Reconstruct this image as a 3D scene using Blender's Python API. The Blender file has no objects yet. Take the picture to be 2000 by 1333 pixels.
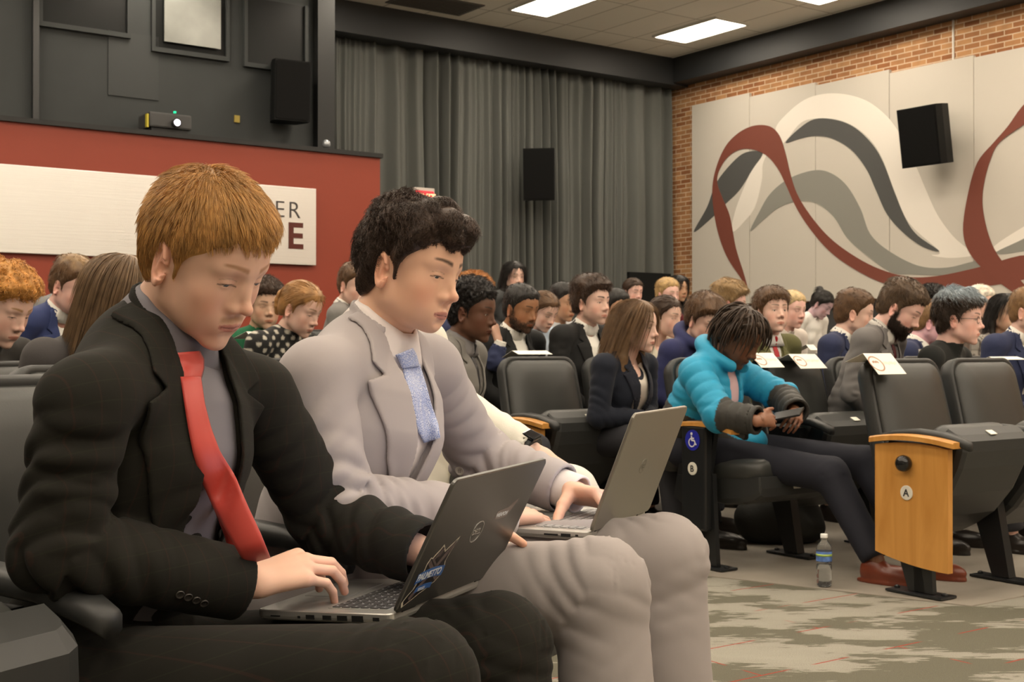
import bpy, math, random
import numpy as np
from mathutils import Matrix, Vector
# ---------------------------------------------------------------- camera, world, exposure
S = bpy.context.scene
COL = S.collection
CAM_H, FPX, HORIZ = 0.97, 2475.0, 680.0
cam = bpy.data.cameras.new('camera'); cam.sensor_width = 36.0; cam.lens = FPX / 2000.0 * 36.0
cam.clip_start = 0.05; cam.clip_end = 200
cam.dof.use_dof = True; cam.dof.focus_distance = 1.95; cam.dof.aperture_fstop = 20.0
camo = bpy.data.objects.new('camera', cam); COL.objects.link(camo)
camo.location = (0, 0, CAM_H)
camo.rotation_euler = (math.radians(90) + math.atan((HORIZ - 666.5) / FPX), 0, 0)
S.camera = camo
W = bpy.data.worlds.new('world'); S.world = W; W.use_nodes = True
W.node_tree.nodes['Background'].inputs[0].default_value = (0.9, 0.75, 0.6, 1)
W.node_tree.nodes['Background'].inputs[1].default_value = 0.02
S.view_settings.view_transform = 'Standard'; S.view_settings.look = 'None'
S.view_settings.gamma = 1.0; S.view_settings.use_curve_mapping = False
S.view_settings.exposure = 0.22
FILL = 10.0           # watts of each added fill lamp
LAMP = 17.0            # strength of the ceiling troffers' diffusers
S.cycles.max_bounces = 7; S.cycles.diffuse_bounces = 5; S.cycles.glossy_bounces = 3
S.cycles.transmission_bounces = 6; S.cycles.sample_clamp_indirect = 4.0
S.cycles.caustics_reflective = False; S.cycles.caustics_refractive = False

# room frame: RV runs along the back wall to the right, FV is where the right block's seats face
FV = np.array([0.577, -0.816, 0.0]); RV = np.array([0.816, 0.577, 0.0]); BV = -FV
FL = np.array([0.88, -0.475, 0.0]); RL = np.array([0.475, 0.88, 0.0]); BL = -FL
UP = np.array([0.0, 0.0, 1.0])
CORNER = np.array([2.56, 19.2, 0.0]); CEIL = 5.30
def norm(v):
    v = np.asarray(v, float); return v / (np.linalg.norm(v) + 1e-12)
def at(px, py, D):
    return np.array([(px - 1000) / FPX * D, D, CAM_H + (HORIZ - py) / FPX * D])
def rt(a, b, z=0.0):
    """point a metres along FV (towards the stage) and b along RV from the back corner"""
    p = CORNER + FV * a + RV * b; return np.array([p[0], p[1], z])
def floor_z(x, y):
    d = -0.577 * x + 0.816 * y
    return 0.06 * max(0.0, d - 7.6)

# ---------------------------------------------------------------- materials
MATS = {}
def mat(name, col=(0.5, 0.5, 0.5), rough=0.6, metal=0.0, spec=0.5, vcol=False, bump=None, vary=None,
        sheen=0.0, emit=None, sss=0.0, trans=0.0, coat=0.0, stretch=None, ior=None):
    """bump=(scale, strength[, detail]); vary=(scale, amount) mottles the colour"""
    if name in MATS: return MATS[name]
    m = bpy.data.materials.new(name); m.use_nodes = True
    nt = m.node_tree; b = nt.nodes['Principled BSDF']
    b.inputs['Base Color'].default_value = (*col, 1); b.inputs['Roughness'].default_value = rough
    b.inputs['Metallic'].default_value = metal; b.inputs['Specular IOR Level'].default_value = spec
    if sheen: b.inputs['Sheen Weight'].default_value = sheen; b.inputs['Sheen Roughness'].default_value = 0.5
    if coat: b.inputs['Coat Weight'].default_value = coat
    if trans: b.inputs['Transmission Weight'].default_value = trans
    if ior: b.inputs['IOR'].default_value = ior
    if sss:
        b.inputs['Subsurface Weight'].default_value = sss
        b.inputs['Subsurface Radius'].default_value = (0.010, 0.004, 0.002); b.inputs['Subsurface Scale'].default_value = 0.6
    if emit:
        b.inputs['Emission Color'].default_value = (*emit[0], 1); b.inputs['Emission Strength'].default_value = emit[1]
    src = None
    if vcol:
        a = nt.nodes.new('ShaderNodeVertexColor'); a.layer_name = 'Col'; src = a.outputs['Color']
    tc = nt.nodes.new('ShaderNodeTexCoord'); co = tc.outputs['Object']
    if stretch:
        mp = nt.nodes.new('ShaderNodeMapping'); mp.inputs['Scale'].default_value = stretch
        nt.links.new(co, mp.inputs['Vector']); co = mp.outputs['Vector']
    if vary:
        n = nt.nodes.new('ShaderNodeTexNoise'); n.inputs['Scale'].default_value = vary[0]; n.inputs['Detail'].default_value = 5
        nt.links.new(co, n.inputs['Vector'])
        mr = nt.nodes.new('ShaderNodeMapRange'); mr.inputs['From Min'].default_value = 0.3; mr.inputs['From Max'].default_value = 0.7
        mr.inputs['To Min'].default_value = 1 - vary[1]; mr.inputs['To Max'].default_value = 1 + vary[1]
        nt.links.new(n.outputs['Fac'], mr.inputs['Value'])
        mx = nt.nodes.new('ShaderNodeVectorMath'); mx.operation = 'SCALE'
        if src: nt.links.new(src, mx.inputs[0])
        else: mx.inputs[0].default_value = col
        nt.links.new(mr.outputs['Result'], mx.inputs['Scale']); src = mx.outputs[0]
    if src: nt.links.new(src, b.inputs['Base Color'])
    if bump:
        n = nt.nodes.new('ShaderNodeTexNoise'); n.inputs['Scale'].default_value = bump[0]
        n.inputs['Detail'].default_value = bump[2] if len(bump) > 2 else 3
        nt.links.new(co, n.inputs['Vector'])
        bp = nt.nodes.new('ShaderNodeBump'); bp.inputs['Strength'].default_value = bump[1]
        bp.inputs['Distance'].default_value = min(0.02, 0.3 / bump[0])
        nt.links.new(n.outputs['Fac'], bp.inputs['Height']); nt.links.new(bp.outputs['Normal'], b.inputs['Normal'])
    MATS[name] = m; return m

# ---------------------------------------------------------------- object helpers
def mesh_obj(name, V, Fc, m, parent=None, smooth=False, col=None, mats=None, midx=None):
    me = bpy.data.meshes.new(name)
    V = np.asarray(V, np.float32).reshape(-1, 3)
    if isinstance(Fc, np.ndarray):
        k = Fc.shape[1]; n = len(Fc)
        me.vertices.add(len(V)); me.vertices.foreach_set('co', V.ravel())
        me.loops.add(n * k); me.loops.foreach_set('vertex_index', Fc.astype(np.int32).ravel())
        me.polygons.add(n); me.polygons.foreach_set('loop_start', np.arange(0, n * k, k, dtype=np.int32))
        me.update(calc_edges=True); me.validate()
    else:
        me.from_pydata([tuple(map(float, v)) for v in V], [], [tuple(map(int, f)) for f in Fc]); me.update()
    for mm in (mats or [m]): me.materials.append(mm)
    if midx is not None: me.polygons.foreach_set('material_index', np.asarray(midx, np.int32))
    if smooth: me.polygons.foreach_set('use_smooth', np.ones(len(me.polygons), bool))
    if col is not None and len(me.vertices) == len(col):
        ca = me.color_attributes.new('Col', 'FLOAT_COLOR', 'POINT')
        c4 = np.ones((len(col), 4), np.float32); c4[:, :3] = col; ca.data.foreach_set('color', c4.ravel())
    o = bpy.data.objects.new(name, me); COL.objects.link(o)
    if parent is not None: o.parent = parent
    return o
def empty(name, loc=(0, 0, 0), rz=0.0):
    o = bpy.data.objects.new(name, None); o.empty_display_size = 0.1; COL.objects.link(o)
    o.location = tuple(map(float, loc)); o.rotation_euler = (0, 0, rz); return o
def tag(o, label=None, cat=None, group=None, kind=None):
    if label: o['label'] = label
    if cat: o['category'] = cat
    if group: o['group'] = group
    if kind: o['kind'] = kind
    return o
def struct(o): o['kind'] = 'structure'; return o
def copy_tree(o, parent=None):
    c = o.copy(); COL.objects.link(c)
    if parent is not None: c.parent = parent
    for ch in o.children: copy_tree(ch, c)
    return c
class MB:
    """collects boxes, prisms, tubes; build() links ONE mesh"""
    def __init__(s): s.V = []; s.F = []
    def add(s, V, F):
        n = len(s.V); s.V += [tuple(map(float, v)) for v in V]; s.F += [tuple(int(i) + n for i in f) for f in F]; return s
    def box(s, c, size, R=None, bev=0.0):
        hx, hy, hz = [v / 2 for v in size]
        if bev <= 0:
            V = [(x * hx, y * hy, z * hz) for x in (-1, 1) for y in (-1, 1) for z in (-1, 1)]
            F = [(0, 1, 3, 2), (4, 6, 7, 5), (0, 4, 5, 1), (2, 3, 7, 6), (0, 2, 6, 4), (1, 5, 7, 3)]
        else:
            b = min(bev, hx * .99, hy * .99, hz * .99)
            bm = bmesh_box(hx, hy, hz, b); V, F = bm
        V = np.array(V, float)
        if R is not None: V = V @ np.asarray(R).T
        return s.add(V + np.asarray(c, float), F)
    def prism(s, poly, h0, h1, o=(0, 0, 0), U=(1, 0, 0), Vv=(0, 1, 0), N=(0, 0, 1)):
        o, U, Vv, N = [np.asarray(q, float) for q in (o, U, Vv, N)]
        n = len(poly); P = [o + U * a + Vv * b + N * h for h in (h0, h1) for a, b in poly]
        F = [tuple(range(n - 1, -1, -1)), tuple(range(n, 2 * n))] + [(i, (i + 1) % n, n + (i + 1) % n, n + i) for i in range(n)]
        return s.add(P, F)
    def tube(s, pts, rad, n=8, cap=True, flat=1.0):
        pts = [np.asarray(p, float) for p in pts]; K = len(pts)
        if not hasattr(rad, '__len__'): rad = [rad] * K
        V = []; ref = UP
        for i, p in enumerate(pts):
            t = norm(pts[min(i + 1, K - 1)] - pts[max(i - 1, 0)])
            a = np.cross(ref, t)
            if np.linalg.norm(a) < 1e-3: a = np.cross((1, 0, 0), t)
            a = norm(a); b = np.cross(t, a)
            V += [p + rad[i] * (a * math.cos(q) + b * flat * math.sin(q)) for q in np.linspace(0, 2 * math.pi, n, endpoint=False)]
        F = [(i * n + j, i * n + (j + 1) % n, (i + 1) * n + (j + 1) % n, (i + 1) * n + j) for i in range(K - 1) for j in range(n)]
        if cap: F += [tuple(range(n - 1, -1, -1)), tuple((K - 1) * n + j for j in range(n))]
        return s.add(V, F)
    def lathe(s, prof, n=24, o=(0, 0, 0), M=None):
        V = []
        for r, z in prof: V += [(r * math.cos(q), r * math.sin(q), z) for q in np.linspace(0, 2 * math.pi, n, endpoint=False)]
        V = np.array(V)
        if M is not None: V = V @ np.asarray(M).T
        V = V + np.asarray(o, float)
        K = len(prof); F = [(i * n + j, i * n + (j + 1) % n, (i + 1) * n + (j + 1) % n, (i + 1) * n + j) for i in range(K - 1) for j in range(n)]
        F += [tuple(range(n - 1, -1, -1)), tuple((K - 1) * n + j for j in range(n))]
        return s.add(V, F)
    def rings(s, rings, close=True):
        n = len(rings[0]); V = [p for r in rings for p in r]; K = len(rings)
        F = [(i * n + j, i * n + (j + 1) % n, (i + 1) * n + (j + 1) % n, (i + 1) * n + j) for i in range(K - 1) for j in range(n)]
        if close: F += [tuple(range(n - 1, -1, -1)), tuple((K - 1) * n + j for j in range(n))]
        return s.add(V, F)
    def build(s, name, m, parent=None, smooth=False):
        return mesh_obj(name, s.V, s.F, m, parent, smooth)
def bmesh_box(hx, hy, hz, b):
    import bmesh
    bm = bmesh.new(); bmesh.ops.create_cube(bm, size=2.0)
    for v in bm.verts: v.co.x *= hx; v.co.y *= hy; v.co.z *= hz
    bmesh.ops.bevel(bm, geom=list(bm.edges), offset=b, segments=2, profile=0.6, affect='EDGES')
    bm.verts.index_update()
    V = [tuple(v.co) for v in bm.verts]; F = [tuple(v.index for v in f.verts) for f in bm.faces]; bm.free(); return V, F
def rrect(w, h, r, n=5, taper=0.0):
    """rounded rectangle outline centred on 0; taper narrows the top"""
    P = []
    for cx, cy, a0 in ((w / 2 - r, -h / 2 + r, -90), (w / 2 - r, h / 2 - r, 0), (-w / 2 + r, h / 2 - r, 90), (-w / 2 + r, -h / 2 + r, 180)):
        for i in range(n + 1):
            a = math.radians(a0 + 90 * i / n); P.append((cx + r * math.cos(a), cy + r * math.sin(a)))
    return [(x * (1 - taper * (y / h + .5)), y) for x, y in P]
def inset(poly, d):
    P = np.array(poly, float); n = len(P); out = []
    for i in range(n):
        e = P[(i + 1) % n] - P[i - 1]; nn = np.array([-e[1], e[0]]); nn /= np.linalg.norm(nn) + 1e-9; out.append(P[i] + nn * d)
    return out
def text_obj(txt, size, origin, U, Vv, N, thick, m, name, parent=None, bold=0.0, align='LEFT', sx=1.0):
    cu = bpy.data.curves.new('lettering', 'FONT'); cu.body = txt; cu.size = size; cu.extrude = thick / 2; cu.align_x = align
    cu.offset = bold; cu.space_character = sx
    to = bpy.data.objects.new('lettering', cu); COL.objects.link(to)
    me = bpy.data.meshes.new_from_object(to.evaluated_get(bpy.context.evaluated_depsgraph_get()))
    bpy.data.objects.remove(to); me.materials.clear(); me.materials.append(m)
    U, Vv, N = norm(U), norm(Vv), norm(N)
    M = Matrix([[U[0], Vv[0], N[0], origin[0]], [U[1], Vv[1], N[1], origin[1]], [U[2], Vv[2], N[2], origin[2]], [0, 0, 0, 1]])
    me.transform(M)
    o = bpy.data.objects.new(name, me); COL.objects.link(o)
    if parent is not None: o.parent = parent
    return o
# ---------------------------------------------------------------- ceiling lamps (the room's light)
m_lampframe = mat('lamp_frame', (0.75, 0.74, 0.7), 0.5)
m_diff = mat('lamp_diffuser', (1, 1, 1), 0.5, emit=((1.0, 0.87, 0.70), LAMP))
LAMP_SPOTS = [(1.63 + 2.44 * i, -1.16 - 2.44 * j) for i in range(8) for j in range(7)]
lamp0 = empty('ceiling_light', rt(*LAMP_SPOTS[0], CEIL), math.atan2(FV[1], FV[0]))
b = MB()
for (x, y, sx, sy) in ((0, .30, 1.24, .03), (0, -.30, 1.24, .03), (.61, 0, .03, .62), (-.61, 0, .03, .62)): b.box((x, y, -.012), (sx, sy, .03))
b.build('frame', m_lampframe, lamp0)
MB().prism(rrect(1.18, .57, .05), -.010, -.004).build('diffuser', m_diff, lamp0)
names = {0: 'white ceiling light nearest the dark corner, right of the other bright one', 1: 'white ceiling light high in the middle, left of the corner light', 5: 'white ceiling light cut off by the top edge, over the mural side'}
for i, (a, bb) in enumerate(LAMP_SPOTS):
    o = lamp0 if i == 0 else copy_tree(lamp0)
    o.location = tuple(rt(a, bb, CEIL - .002))
    tag(o, names.get(i, 'recessed ceiling light overhead outside the picture'), 'ceiling light', 'recessed ceiling lights')

# added unseen fill lamps past the front rows, aimed back to brighten the faces
m_can = mat('fill_can', (.02, .02, .02), .4)
for (a_, b_) in ((19.5, -4.5), (19.5, -8.0), (19.5, -11.5), (19.5, -15.0)):
    p_ = rt(a_, b_, 4.75); sl = empty('fill_light', p_); tag(sl, 'added fill light hung unseen from the ceiling behind the camera', 'stage light', 'fill lights')
    dv = norm(rt(12.5, b_ * .75 - 3, 1.0) - p_); z_ = -dv; x_ = norm(np.cross(UP, z_)); y_ = np.cross(z_, x_); R_ = np.stack([x_, y_, z_], 1)
    MB().lathe([(.10, .30), (.15, .26), (.17, .0), (.19, -.02), (.165, -.02), (.15, .02), (.02, .03)], 20, M=R_).build('housing', m_can, sl, True)
    MB().tube([(0, 0, .0), (0, 0, .55)], .02).build('hanger', m_can, sl)
    ld = bpy.data.lights.new('fill_lamp', 'AREA'); ld.shape = 'DISK'; ld.size = .30; ld.energy = FILL; ld.color = (1.0, .86, .70); ld.spread = math.radians(110)
    lo_ = bpy.data.objects.new('lamp', ld); COL.objects.link(lo_); lo_.parent = sl; lo_.matrix_basis = Matrix.Translation(Vector(dv * .03)) @ Matrix(R_.tolist()).to_4x4()

# ---------------------------------------------------------------- room shell
def node_floor(name, carpet):
    m = bpy.data.materials.new(name); m.use_nodes = True; nt = m.node_tree; N = nt.nodes; L = nt.links; bs = N['Principled BSDF']
    bs.inputs['Roughness'].default_value = .95 if carpet else .55
    bs.inputs['Specular IOR Level'].default_value = .15 if carpet else .4
    tc = N.new('ShaderNodeTexCoord')
    def mp(rot, sc):
        q = N.new('ShaderNodeMapping'); q.inputs['Rotation'].default_value = (0, 0, rot); q.inputs['Scale'].default_value = sc
        L.new(tc.outputs['Object'], q.inputs['Vector']); return q.outputs['Vector']
    def noise(v, s, d=4, r=.6):
        n = N.new('ShaderNodeTexNoise'); n.inputs['Scale'].default_value = s; n.inputs['Detail'].default_value = d; n.inputs['Roughness'].default_value = r
        L.new(v, n.inputs['Vector']); return n.outputs['Fac']
    def ramp(f, stops, const=False):
        r = N.new('ShaderNodeValToRGB'); e = r.color_ramp.elements
        if const: r.color_ramp.interpolation = 'CONSTANT'
        while len(e) < len(stops): e.new(.5)
        for k, (p, c) in zip(e, stops): k.position = p; k.color = (*c, 1)
        L.new(f, r.inputs['Fac']); return r.outputs['Color']
    def mix(a, b_, f, mode='MIX'):
        x = N.new('ShaderNodeMix'); x.data_type = 'RGBA'; x.blend_type = mode
        L.new(a, x.inputs[6]); L.new(b_, x.inputs[7])
        if isinstance(f, float): x.inputs[0].default_value = f
        else: L.new(f, x.inputs[0])
        return x.outputs[2]
    if carpet:
        rot = -math.atan2(.577, .816)
        big = noise(mp(rot, (1.1, 2.6, 1)), 1.7, 3)
        jag = noise(mp(rot, (7.0, 50.0, 1)), 1.6, 3)
        ad = N.new('ShaderNodeMath'); ad.operation = 'MULTIPLY_ADD'; ad.inputs[1].default_value = .30; L.new(jag, ad.inputs[0]); L.new(big, ad.inputs[2])
        base = ramp(ad.outputs[0], [(0, (.125, .118, .088)), (.645, (.125, .118, .088)), (.655, (.27, .255, .215)), (1, (.32, .305, .255))])
        sp = ramp(noise(mp(0, (1, 1, 1)), 420, 2, .8), [(.3, (.45, .45, .45)), (.7, (1.5, 1.5, 1.5))])
        base = mix(base, sp, .9, 'MULTIPLY')
        br = N.new('ShaderNodeTexBrick'); br.offset = .37; br.inputs['Scale'].default_value = 1; br.inputs['Brick Width'].default_value = 1.7
        br.inputs['Row Height'].default_value = .33; br.inputs['Mortar Size'].default_value = .0035
        L.new(mp(rot, (1, 1, 1)), br.inputs['Vector'])
        gate = ramp(noise(mp(rot, (1.2, 6, 1)), 1.1, 1), [(.0, (0, 0, 0)), (.50, (0, 0, 0)), (.56, (1, 1, 1))])
        ml = N.new('ShaderNodeMath'); ml.operation = 'MULTIPLY'; L.new(br.outputs['Fac'], ml.inputs[0]); L.new(gate, ml.inputs[1])
        red = N.new('ShaderNodeRGB'); red.outputs[0].default_value = (.30, .045, .03, 1)
        base = mix(base, red.outputs[0], ml.outputs[0])
        bp = N.new('ShaderNodeBump'); bp.inputs['Strength'].default_value = .5; bp.inputs['Distance'].default_value = .004
        L.new(noise(mp(0, (1, 1, 1)), 350, 2), bp.inputs['Height']); L.new(bp.outputs['Normal'], bs.inputs['Normal'])
    else:
        base = ramp(noise(mp(0, (1, 1, 1)), 3.0, 6), [(.25, (.24, .215, .18)), (.75, (.33, .295, .245))])
    L.new(base, bs.inputs['Base Color']); return m
m_carpet = node_floor('carpet', True); m_conc = node_floor('concrete', False)
# floor: one mesh, carpet base with the smooth seating floor slightly proud; it rises gently toward the back
def floor_mesh():
    V = []; F = []
    A = [-1.0, 2.0, 5, 8, 10, 10.5, 11, 11.5, 12, 13, 14, 15, 16, 18, 20, 22.5]   # along FV from the back wall
    B = [0, -3, -6, -9, -12, -15, -18.0]
    for a in A:
        for q in B:
            p = rt(a, q); V.append((p[0], p[1], floor_z(p[0], p[1])))
    n = len(B)
    for i in range(len(A) - 1):
        for j in range(n - 1): F.append((i * n + j, i * n + j + 1, (i + 1) * n + j + 1, (i + 1) * n + j))
    return V, F
V, F_ = floor_mesh(); struct(mesh_obj('floor', V, F_, m_carpet))
# smooth grey slab under the right block (thin vinyl laid on the floor)
def slab(poly, zt, name):
    mb = MB(); bot = [(x, y, floor_z(x, y) - .05) for x, y in poly]; top = [(x, y, floor_z(x, y) + zt) for x, y in poly]
    n = len(poly); mb.add(bot + top, [tuple(range(n - 1, -1, -1)), tuple(range(n, 2 * n))] + [(i, (i + 1) % n, n + (i + 1) % n, n + i) for i in range(n)])
    return struct(mb.build(name, m_conc))
q0 = np.array([1.72, 4.75]); q1 = np.array([.824, 5.38]); dd = norm(q1 - q0)
q2 = q0 + dd * 4.2; q3 = q0 + RV[:2] * 6.9
far = q3 + BV[:2] * 4.2; far2 = q2 + BV[:2] * 1.2
slab([tuple(q0), tuple(q3), tuple(far), tuple(far2), tuple(q2)], .004, 'floor_seating')
m_ceil = bpy.data.materials.new('ceiling_tiles'); m_ceil.use_nodes = True
def tiles(m):
    nt = m.node_tree; N = nt.nodes; L = nt.links; bs = N['Principled BSDF']; bs.inputs['Roughness'].default_value = .9
    tc = N.new('ShaderNodeTexCoord'); q = N.new('ShaderNodeMapping'); q.inputs['Rotation'].default_value = (0, 0, -math.atan2(FV[1], FV[0]))
    L.new(tc.outputs['Object'], q.inputs['Vector'])
    br = N.new('ShaderNodeTexBrick'); br.offset = 0; br.inputs['Scale'].default_value = 1; br.inputs['Brick Width'].default_value = 1.22
    br.inputs['Row Height'].default_value = .61; br.inputs['Mortar Size'].default_value = .012
    br.inputs['Color1'].default_value = (.90, .87, .80, 1); br.inputs['Color2'].default_value = (.85, .82, .75, 1); br.inputs['Mortar'].default_value = (.55, .52, .46, 1)
    L.new(q.outputs['Vector'], br.inputs['Vector']); L.new(br.outputs['Color'], bs.inputs['Base Color'])
tiles(m_ceil)
def quad_slab(name, pts, N, t, m):
    N = norm(N) * t; n = len(pts); P = [np.asarray(p, float) for p in pts]; P2 = [p + N for p in P]
    return struct(mesh_obj(name, P + P2, [tuple(range(n)), tuple(range(2 * n - 1, n - 1, -1))] + [((i + 1) % n, i, n + i, n + (i + 1) % n) for i in range(n)], m))
quad_slab('ceiling', [rt(-1, .3, CEIL), rt(22.5, .3, CEIL), rt(22.5, -18.0, CEIL), rt(-1, -18.0, CEIL)], UP, .1, m_ceil)
# brick right wall
m_brick = bpy.data.materials.new('brick'); m_brick.use_nodes = True
def brick(m):
    nt = m.node_tree; N = nt.nodes; L = nt.links; bs = N['Principled BSDF']; bs.inputs['Roughness'].default_value = .9
    tc = N.new('ShaderNodeTexCoord')
    sx = N.new('ShaderNodeVectorMath'); sx.operation = 'DOT_PRODUCT'; sx.inputs[1].default_value = tuple(FV); L.new(tc.outputs['Object'], sx.inputs[0])
    sp = N.new('ShaderNodeSeparateXYZ'); L.new(tc.outputs['Object'], sp.inputs[0])
    cb = N.new('ShaderNodeCombineXYZ'); L.new(sx.outputs['Value'], cb.inputs[0]); L.new(sp.outputs[2], cb.inputs[1])
    br = N.new('ShaderNodeTexBrick'); br.inputs['Scale'].default_value = 1; br.inputs['Brick Width'].default_value = .215; br.inputs['Row Height'].default_value = .0677
    br.inputs['Mortar Size'].default_value = .007; br.inputs['Color1'].default_value = (.29, .115, .042, 1); br.inputs['Color2'].default_value = (.52, .28, .125, 1)
    br.inputs['Mortar'].default_value = (.62, .47, .32, 1); br.inputs['Bias'].default_value = -.1
    L.new(cb.outputs[0], br.inputs['Vector'])
    n = N.new('ShaderNodeTexNoise'); n.inputs['Scale'].default_value = 6; n.inputs['Detail'].default_value = 4; L.new(cb.outputs[0], n.inputs['Vector'])
    mr = N.new('ShaderNodeMapRange'); mr.inputs['To Min'].default_value = .7; mr.inputs['To Max'].default_value = 1.35; L.new(n.outputs['Fac'], mr.inputs['Value'])
    vm = N.new('ShaderNodeVectorMath'); vm.operation = 'SCALE'; L.new(br.outputs['Color'], vm.inputs[0]); L.new(mr.outputs['Result'], vm.inputs['Scale'])
    L.new(vm.outputs[0], bs.inputs['Base Color'])
    bp = N.new('ShaderNodeBump'); bp.inputs['Strength'].default_value = .6; bp.inputs['Distance'].default_value = .006; bp.invert = True
    L.new(br.outputs['Fac'], bp.inputs['Height']); L.new(bp.outputs['Normal'], bs.inputs['Normal'])
brick(m_brick)
quad_slab('wall_right', [rt(-1, 0, -.3), rt(22.5, 0, -.3), rt(22.5, 0, CEIL), rt(-1, 0, CEIL)], RV, .2, m_brick)
m_dark = mat('dark_wall_paint', (.030, .034, .034), .75, vary=(2, .1))
m_soffit = mat('soffit_paint', (.022, .024, .026), .55, bump=(1.5, .2))
m_back = mat('back_wall_paint', (.05, .05, .05), .8)
quad_slab('wall_back', [rt(-.45, .3, -.3), rt(-.45, .3, CEIL), rt(-.45, -18.0, CEIL), rt(-.45, -18.0, -.3)], BV, .2, m_back)
m_plain = mat('side_wall_paint', (.30, .28, .25), .85)
quad_slab('wall_left', [rt(-1, -18.0, -.3), rt(-1, -18.0, CEIL), rt(22.5, -18.0, CEIL), rt(22.5, -18.0, -.3)], -RV, .2, m_plain)
quad_slab('wall_front', [rt(22.5, .3, -.3), rt(22.5, -18.0, -.3), rt(22.5, -18.0, CEIL), rt(22.5, .3, CEIL)], FV, .2, mat('front_wall_paint', (.62, .58, .52), .85))
# dark soffit beams
def rbox(name, a0, a1, b0, b1, z0, z1, m, parent=None, bev=0):
    c = (rt(a0, b0, z0) + rt(a1, b1, z1)) / 2
    R = np.array([FV, RV, UP]).T
    return MB().box(c, (abs(a1 - a0), abs(b1 - b0), abs(z1 - z0)), R, bev).build(name, m, parent)
struct(rbox('trim_1', -.3, .16, -6.3, 0, 4.90, CEIL, m_soffit))
struct(rbox('trim_2', .16, 22.4, -.30, 0, 4.93, CEIL, m_soffit))
struct(rbox('trim_3', .22, 22.4, -.07, 0, 1.50, 1.58, mat('black_rail', (.02, .02, .02), .4)))
struct(rbox('trim_4', .22, 22.4, -.03, 0, 0, 1.50, mat('wainscot_paint', (.05, .05, .05), .7)))
# the projection-booth wall
BA = 0.75
struct(rbox('wall_booth', .05, BA, -17.9, -6.32, -.2, CEIL, m_dark))
struct(rbox('trim_5', BA, BA + .12, -6.52, -6.30, -.2, CEIL, mat('booth_edge', (.012, .013, .013), .6)))
pa = lambda px, py, a: _plane(px, py, a)
def _plane(px, py, a):
    """(b, z) where the view through px,py meets the plane a metres in front of the back wall"""
    q = (px - 1000) / FPX; C = CORNER + FV * a
    b_ = (q * C[1] - C[0]) / (RV[0] - q * RV[1]); P = C + RV * b_
    return b_, CAM_H + (HORIZ - py) / FPX * P[1]
def _rwall(px, py):
    q = (px - 1000) / FPX
    a_ = (q * CORNER[1] - CORNER[0]) / (FV[0] - q * FV[1]); P = CORNER + FV * a_
    return a_, CAM_H + (HORIZ - py) / FPX * P[1]
m_glassdark = mat('booth_glass', (.008, .009, .009), .45, spec=.2)
m_blackmatte = mat('black_matte', (.012, .012, .012), .6)
def booth_rect(px0, py0, px1, py1, a0, a1, name, m, parent=None):
    b0, z0 = _plane(px0, py1, BA); b1, z1 = _plane(px1, py0, BA)
    return rbox(name, a0, a1, b0, b1, z0, z1, m, parent)
w1 = struct(booth_rect(80, -40, 245, 42, BA, BA + .012, 'window_1', m_glassdark))
w2 = struct(booth_rect(300, -40, 438, 92, BA, BA + .012, 'window_2', m_glassdark))
w3 = struct(booth_rect(480, 12, 592, 122, BA, BA + .012, 'window_3', m_glassdark))
for (x0, y0, x1, y1), w in (((80, -40, 245, 42), w1), ((300, -40, 438, 92), w2), ((480, 12, 592, 122), w3)):
    b0, z0 = _plane(x0, y1, BA); b1, z1 = _plane(x1, y0, BA); fr = MB(); R = np.array([FV, RV, UP]).T
    for (bb0, bb1, zz0, zz1) in ((b0 - .04, b1 + .04, z0 - .05, z0), (b0 - .04, b0, z0, z1), (b1, b1 + .04, z0, z1)):
        fr.box((rt(BA, bb0, zz0) + rt(BA + .05, bb1, zz1)) / 2, (.05, bb1 - bb0, zz1 - zz0), R)
    fr.build('window_frame', m_dark, w)
sc = tag(booth_rect(316, 2, 426, 82, BA + .05, BA + .07, 'light_panel', mat('screen_grey', (.30, .31, .29), .35, vary=(1.5, .3))), 'pale grey screen in the middle booth window high on the dark wall', 'screen')
struct(booth_rect(210, 72, 308, 185, BA, BA + .012, 'door_1', mat('hatch_paint', (.034, .038, .038), .7)))
struct(booth_rect(60, -60, 72, 330, BA, BA + .07, 'trim_6', mat('dark_post', (.015, .016, .016), .3)))
# red half wall with its ledge and sign
RA = 1.25
b_r, z_r = _plane(742, 309, RA)
m_red = mat('red_paint', (.29, .043, .018), .55, vary=(.8, .04))
struct(rbox('wall_red', BA, RA, -17.9, b_r, -.2, z_r, m_red))
struct(rbox('trim_7', BA, RA + .04, -17.9, b_r + .02, z_r, z_r + .05, m_blackmatte))
# sign
sgn = empty('wall_sign', rt(RA, b_r - 1, 2.2)); sgn.location = (0, 0, 0)
tag(sgn, 'long brushed silver sign with dark capital letters on the red wall', 'sign')
sb, sz1 = _plane(617, 369, RA + .05); _, sz0 = _plane(617, 519, RA + .05); sbl, _ = _plane(-60, 400, RA + .05)
m_silver = mat('brushed_silver', (.78, .76, .72), .38, metal=.75, bump=(2.0, .05), stretch=(1, 1, 30))
rbox('sign_panel', RA + .03, RA + .055, sbl, sb, sz0, sz1, m_silver, sgn, .006)
for q in (sb - .3, sb - 2.2): rbox('standoff', RA, RA + .03, q - .03, q + .03, sz0 + .2, sz0 + .26, m_blackmatte, sgn)
m_letter = mat('sign_letter_dark', (.045, .04, .04), .35)
lb, lz = _plane(513, 423, RA + .055); _, lzt = _plane(513, 390, RA + .055)
text_obj('VER', (lzt - lz) / .70, rt(RA + .058, _plane(500, 423, RA)[0], _plane(587, 428, RA)[1]), RV, UP, FV, .006, m_letter, 'lettering', sgn, bold=-.003, sx=1.22)
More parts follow.
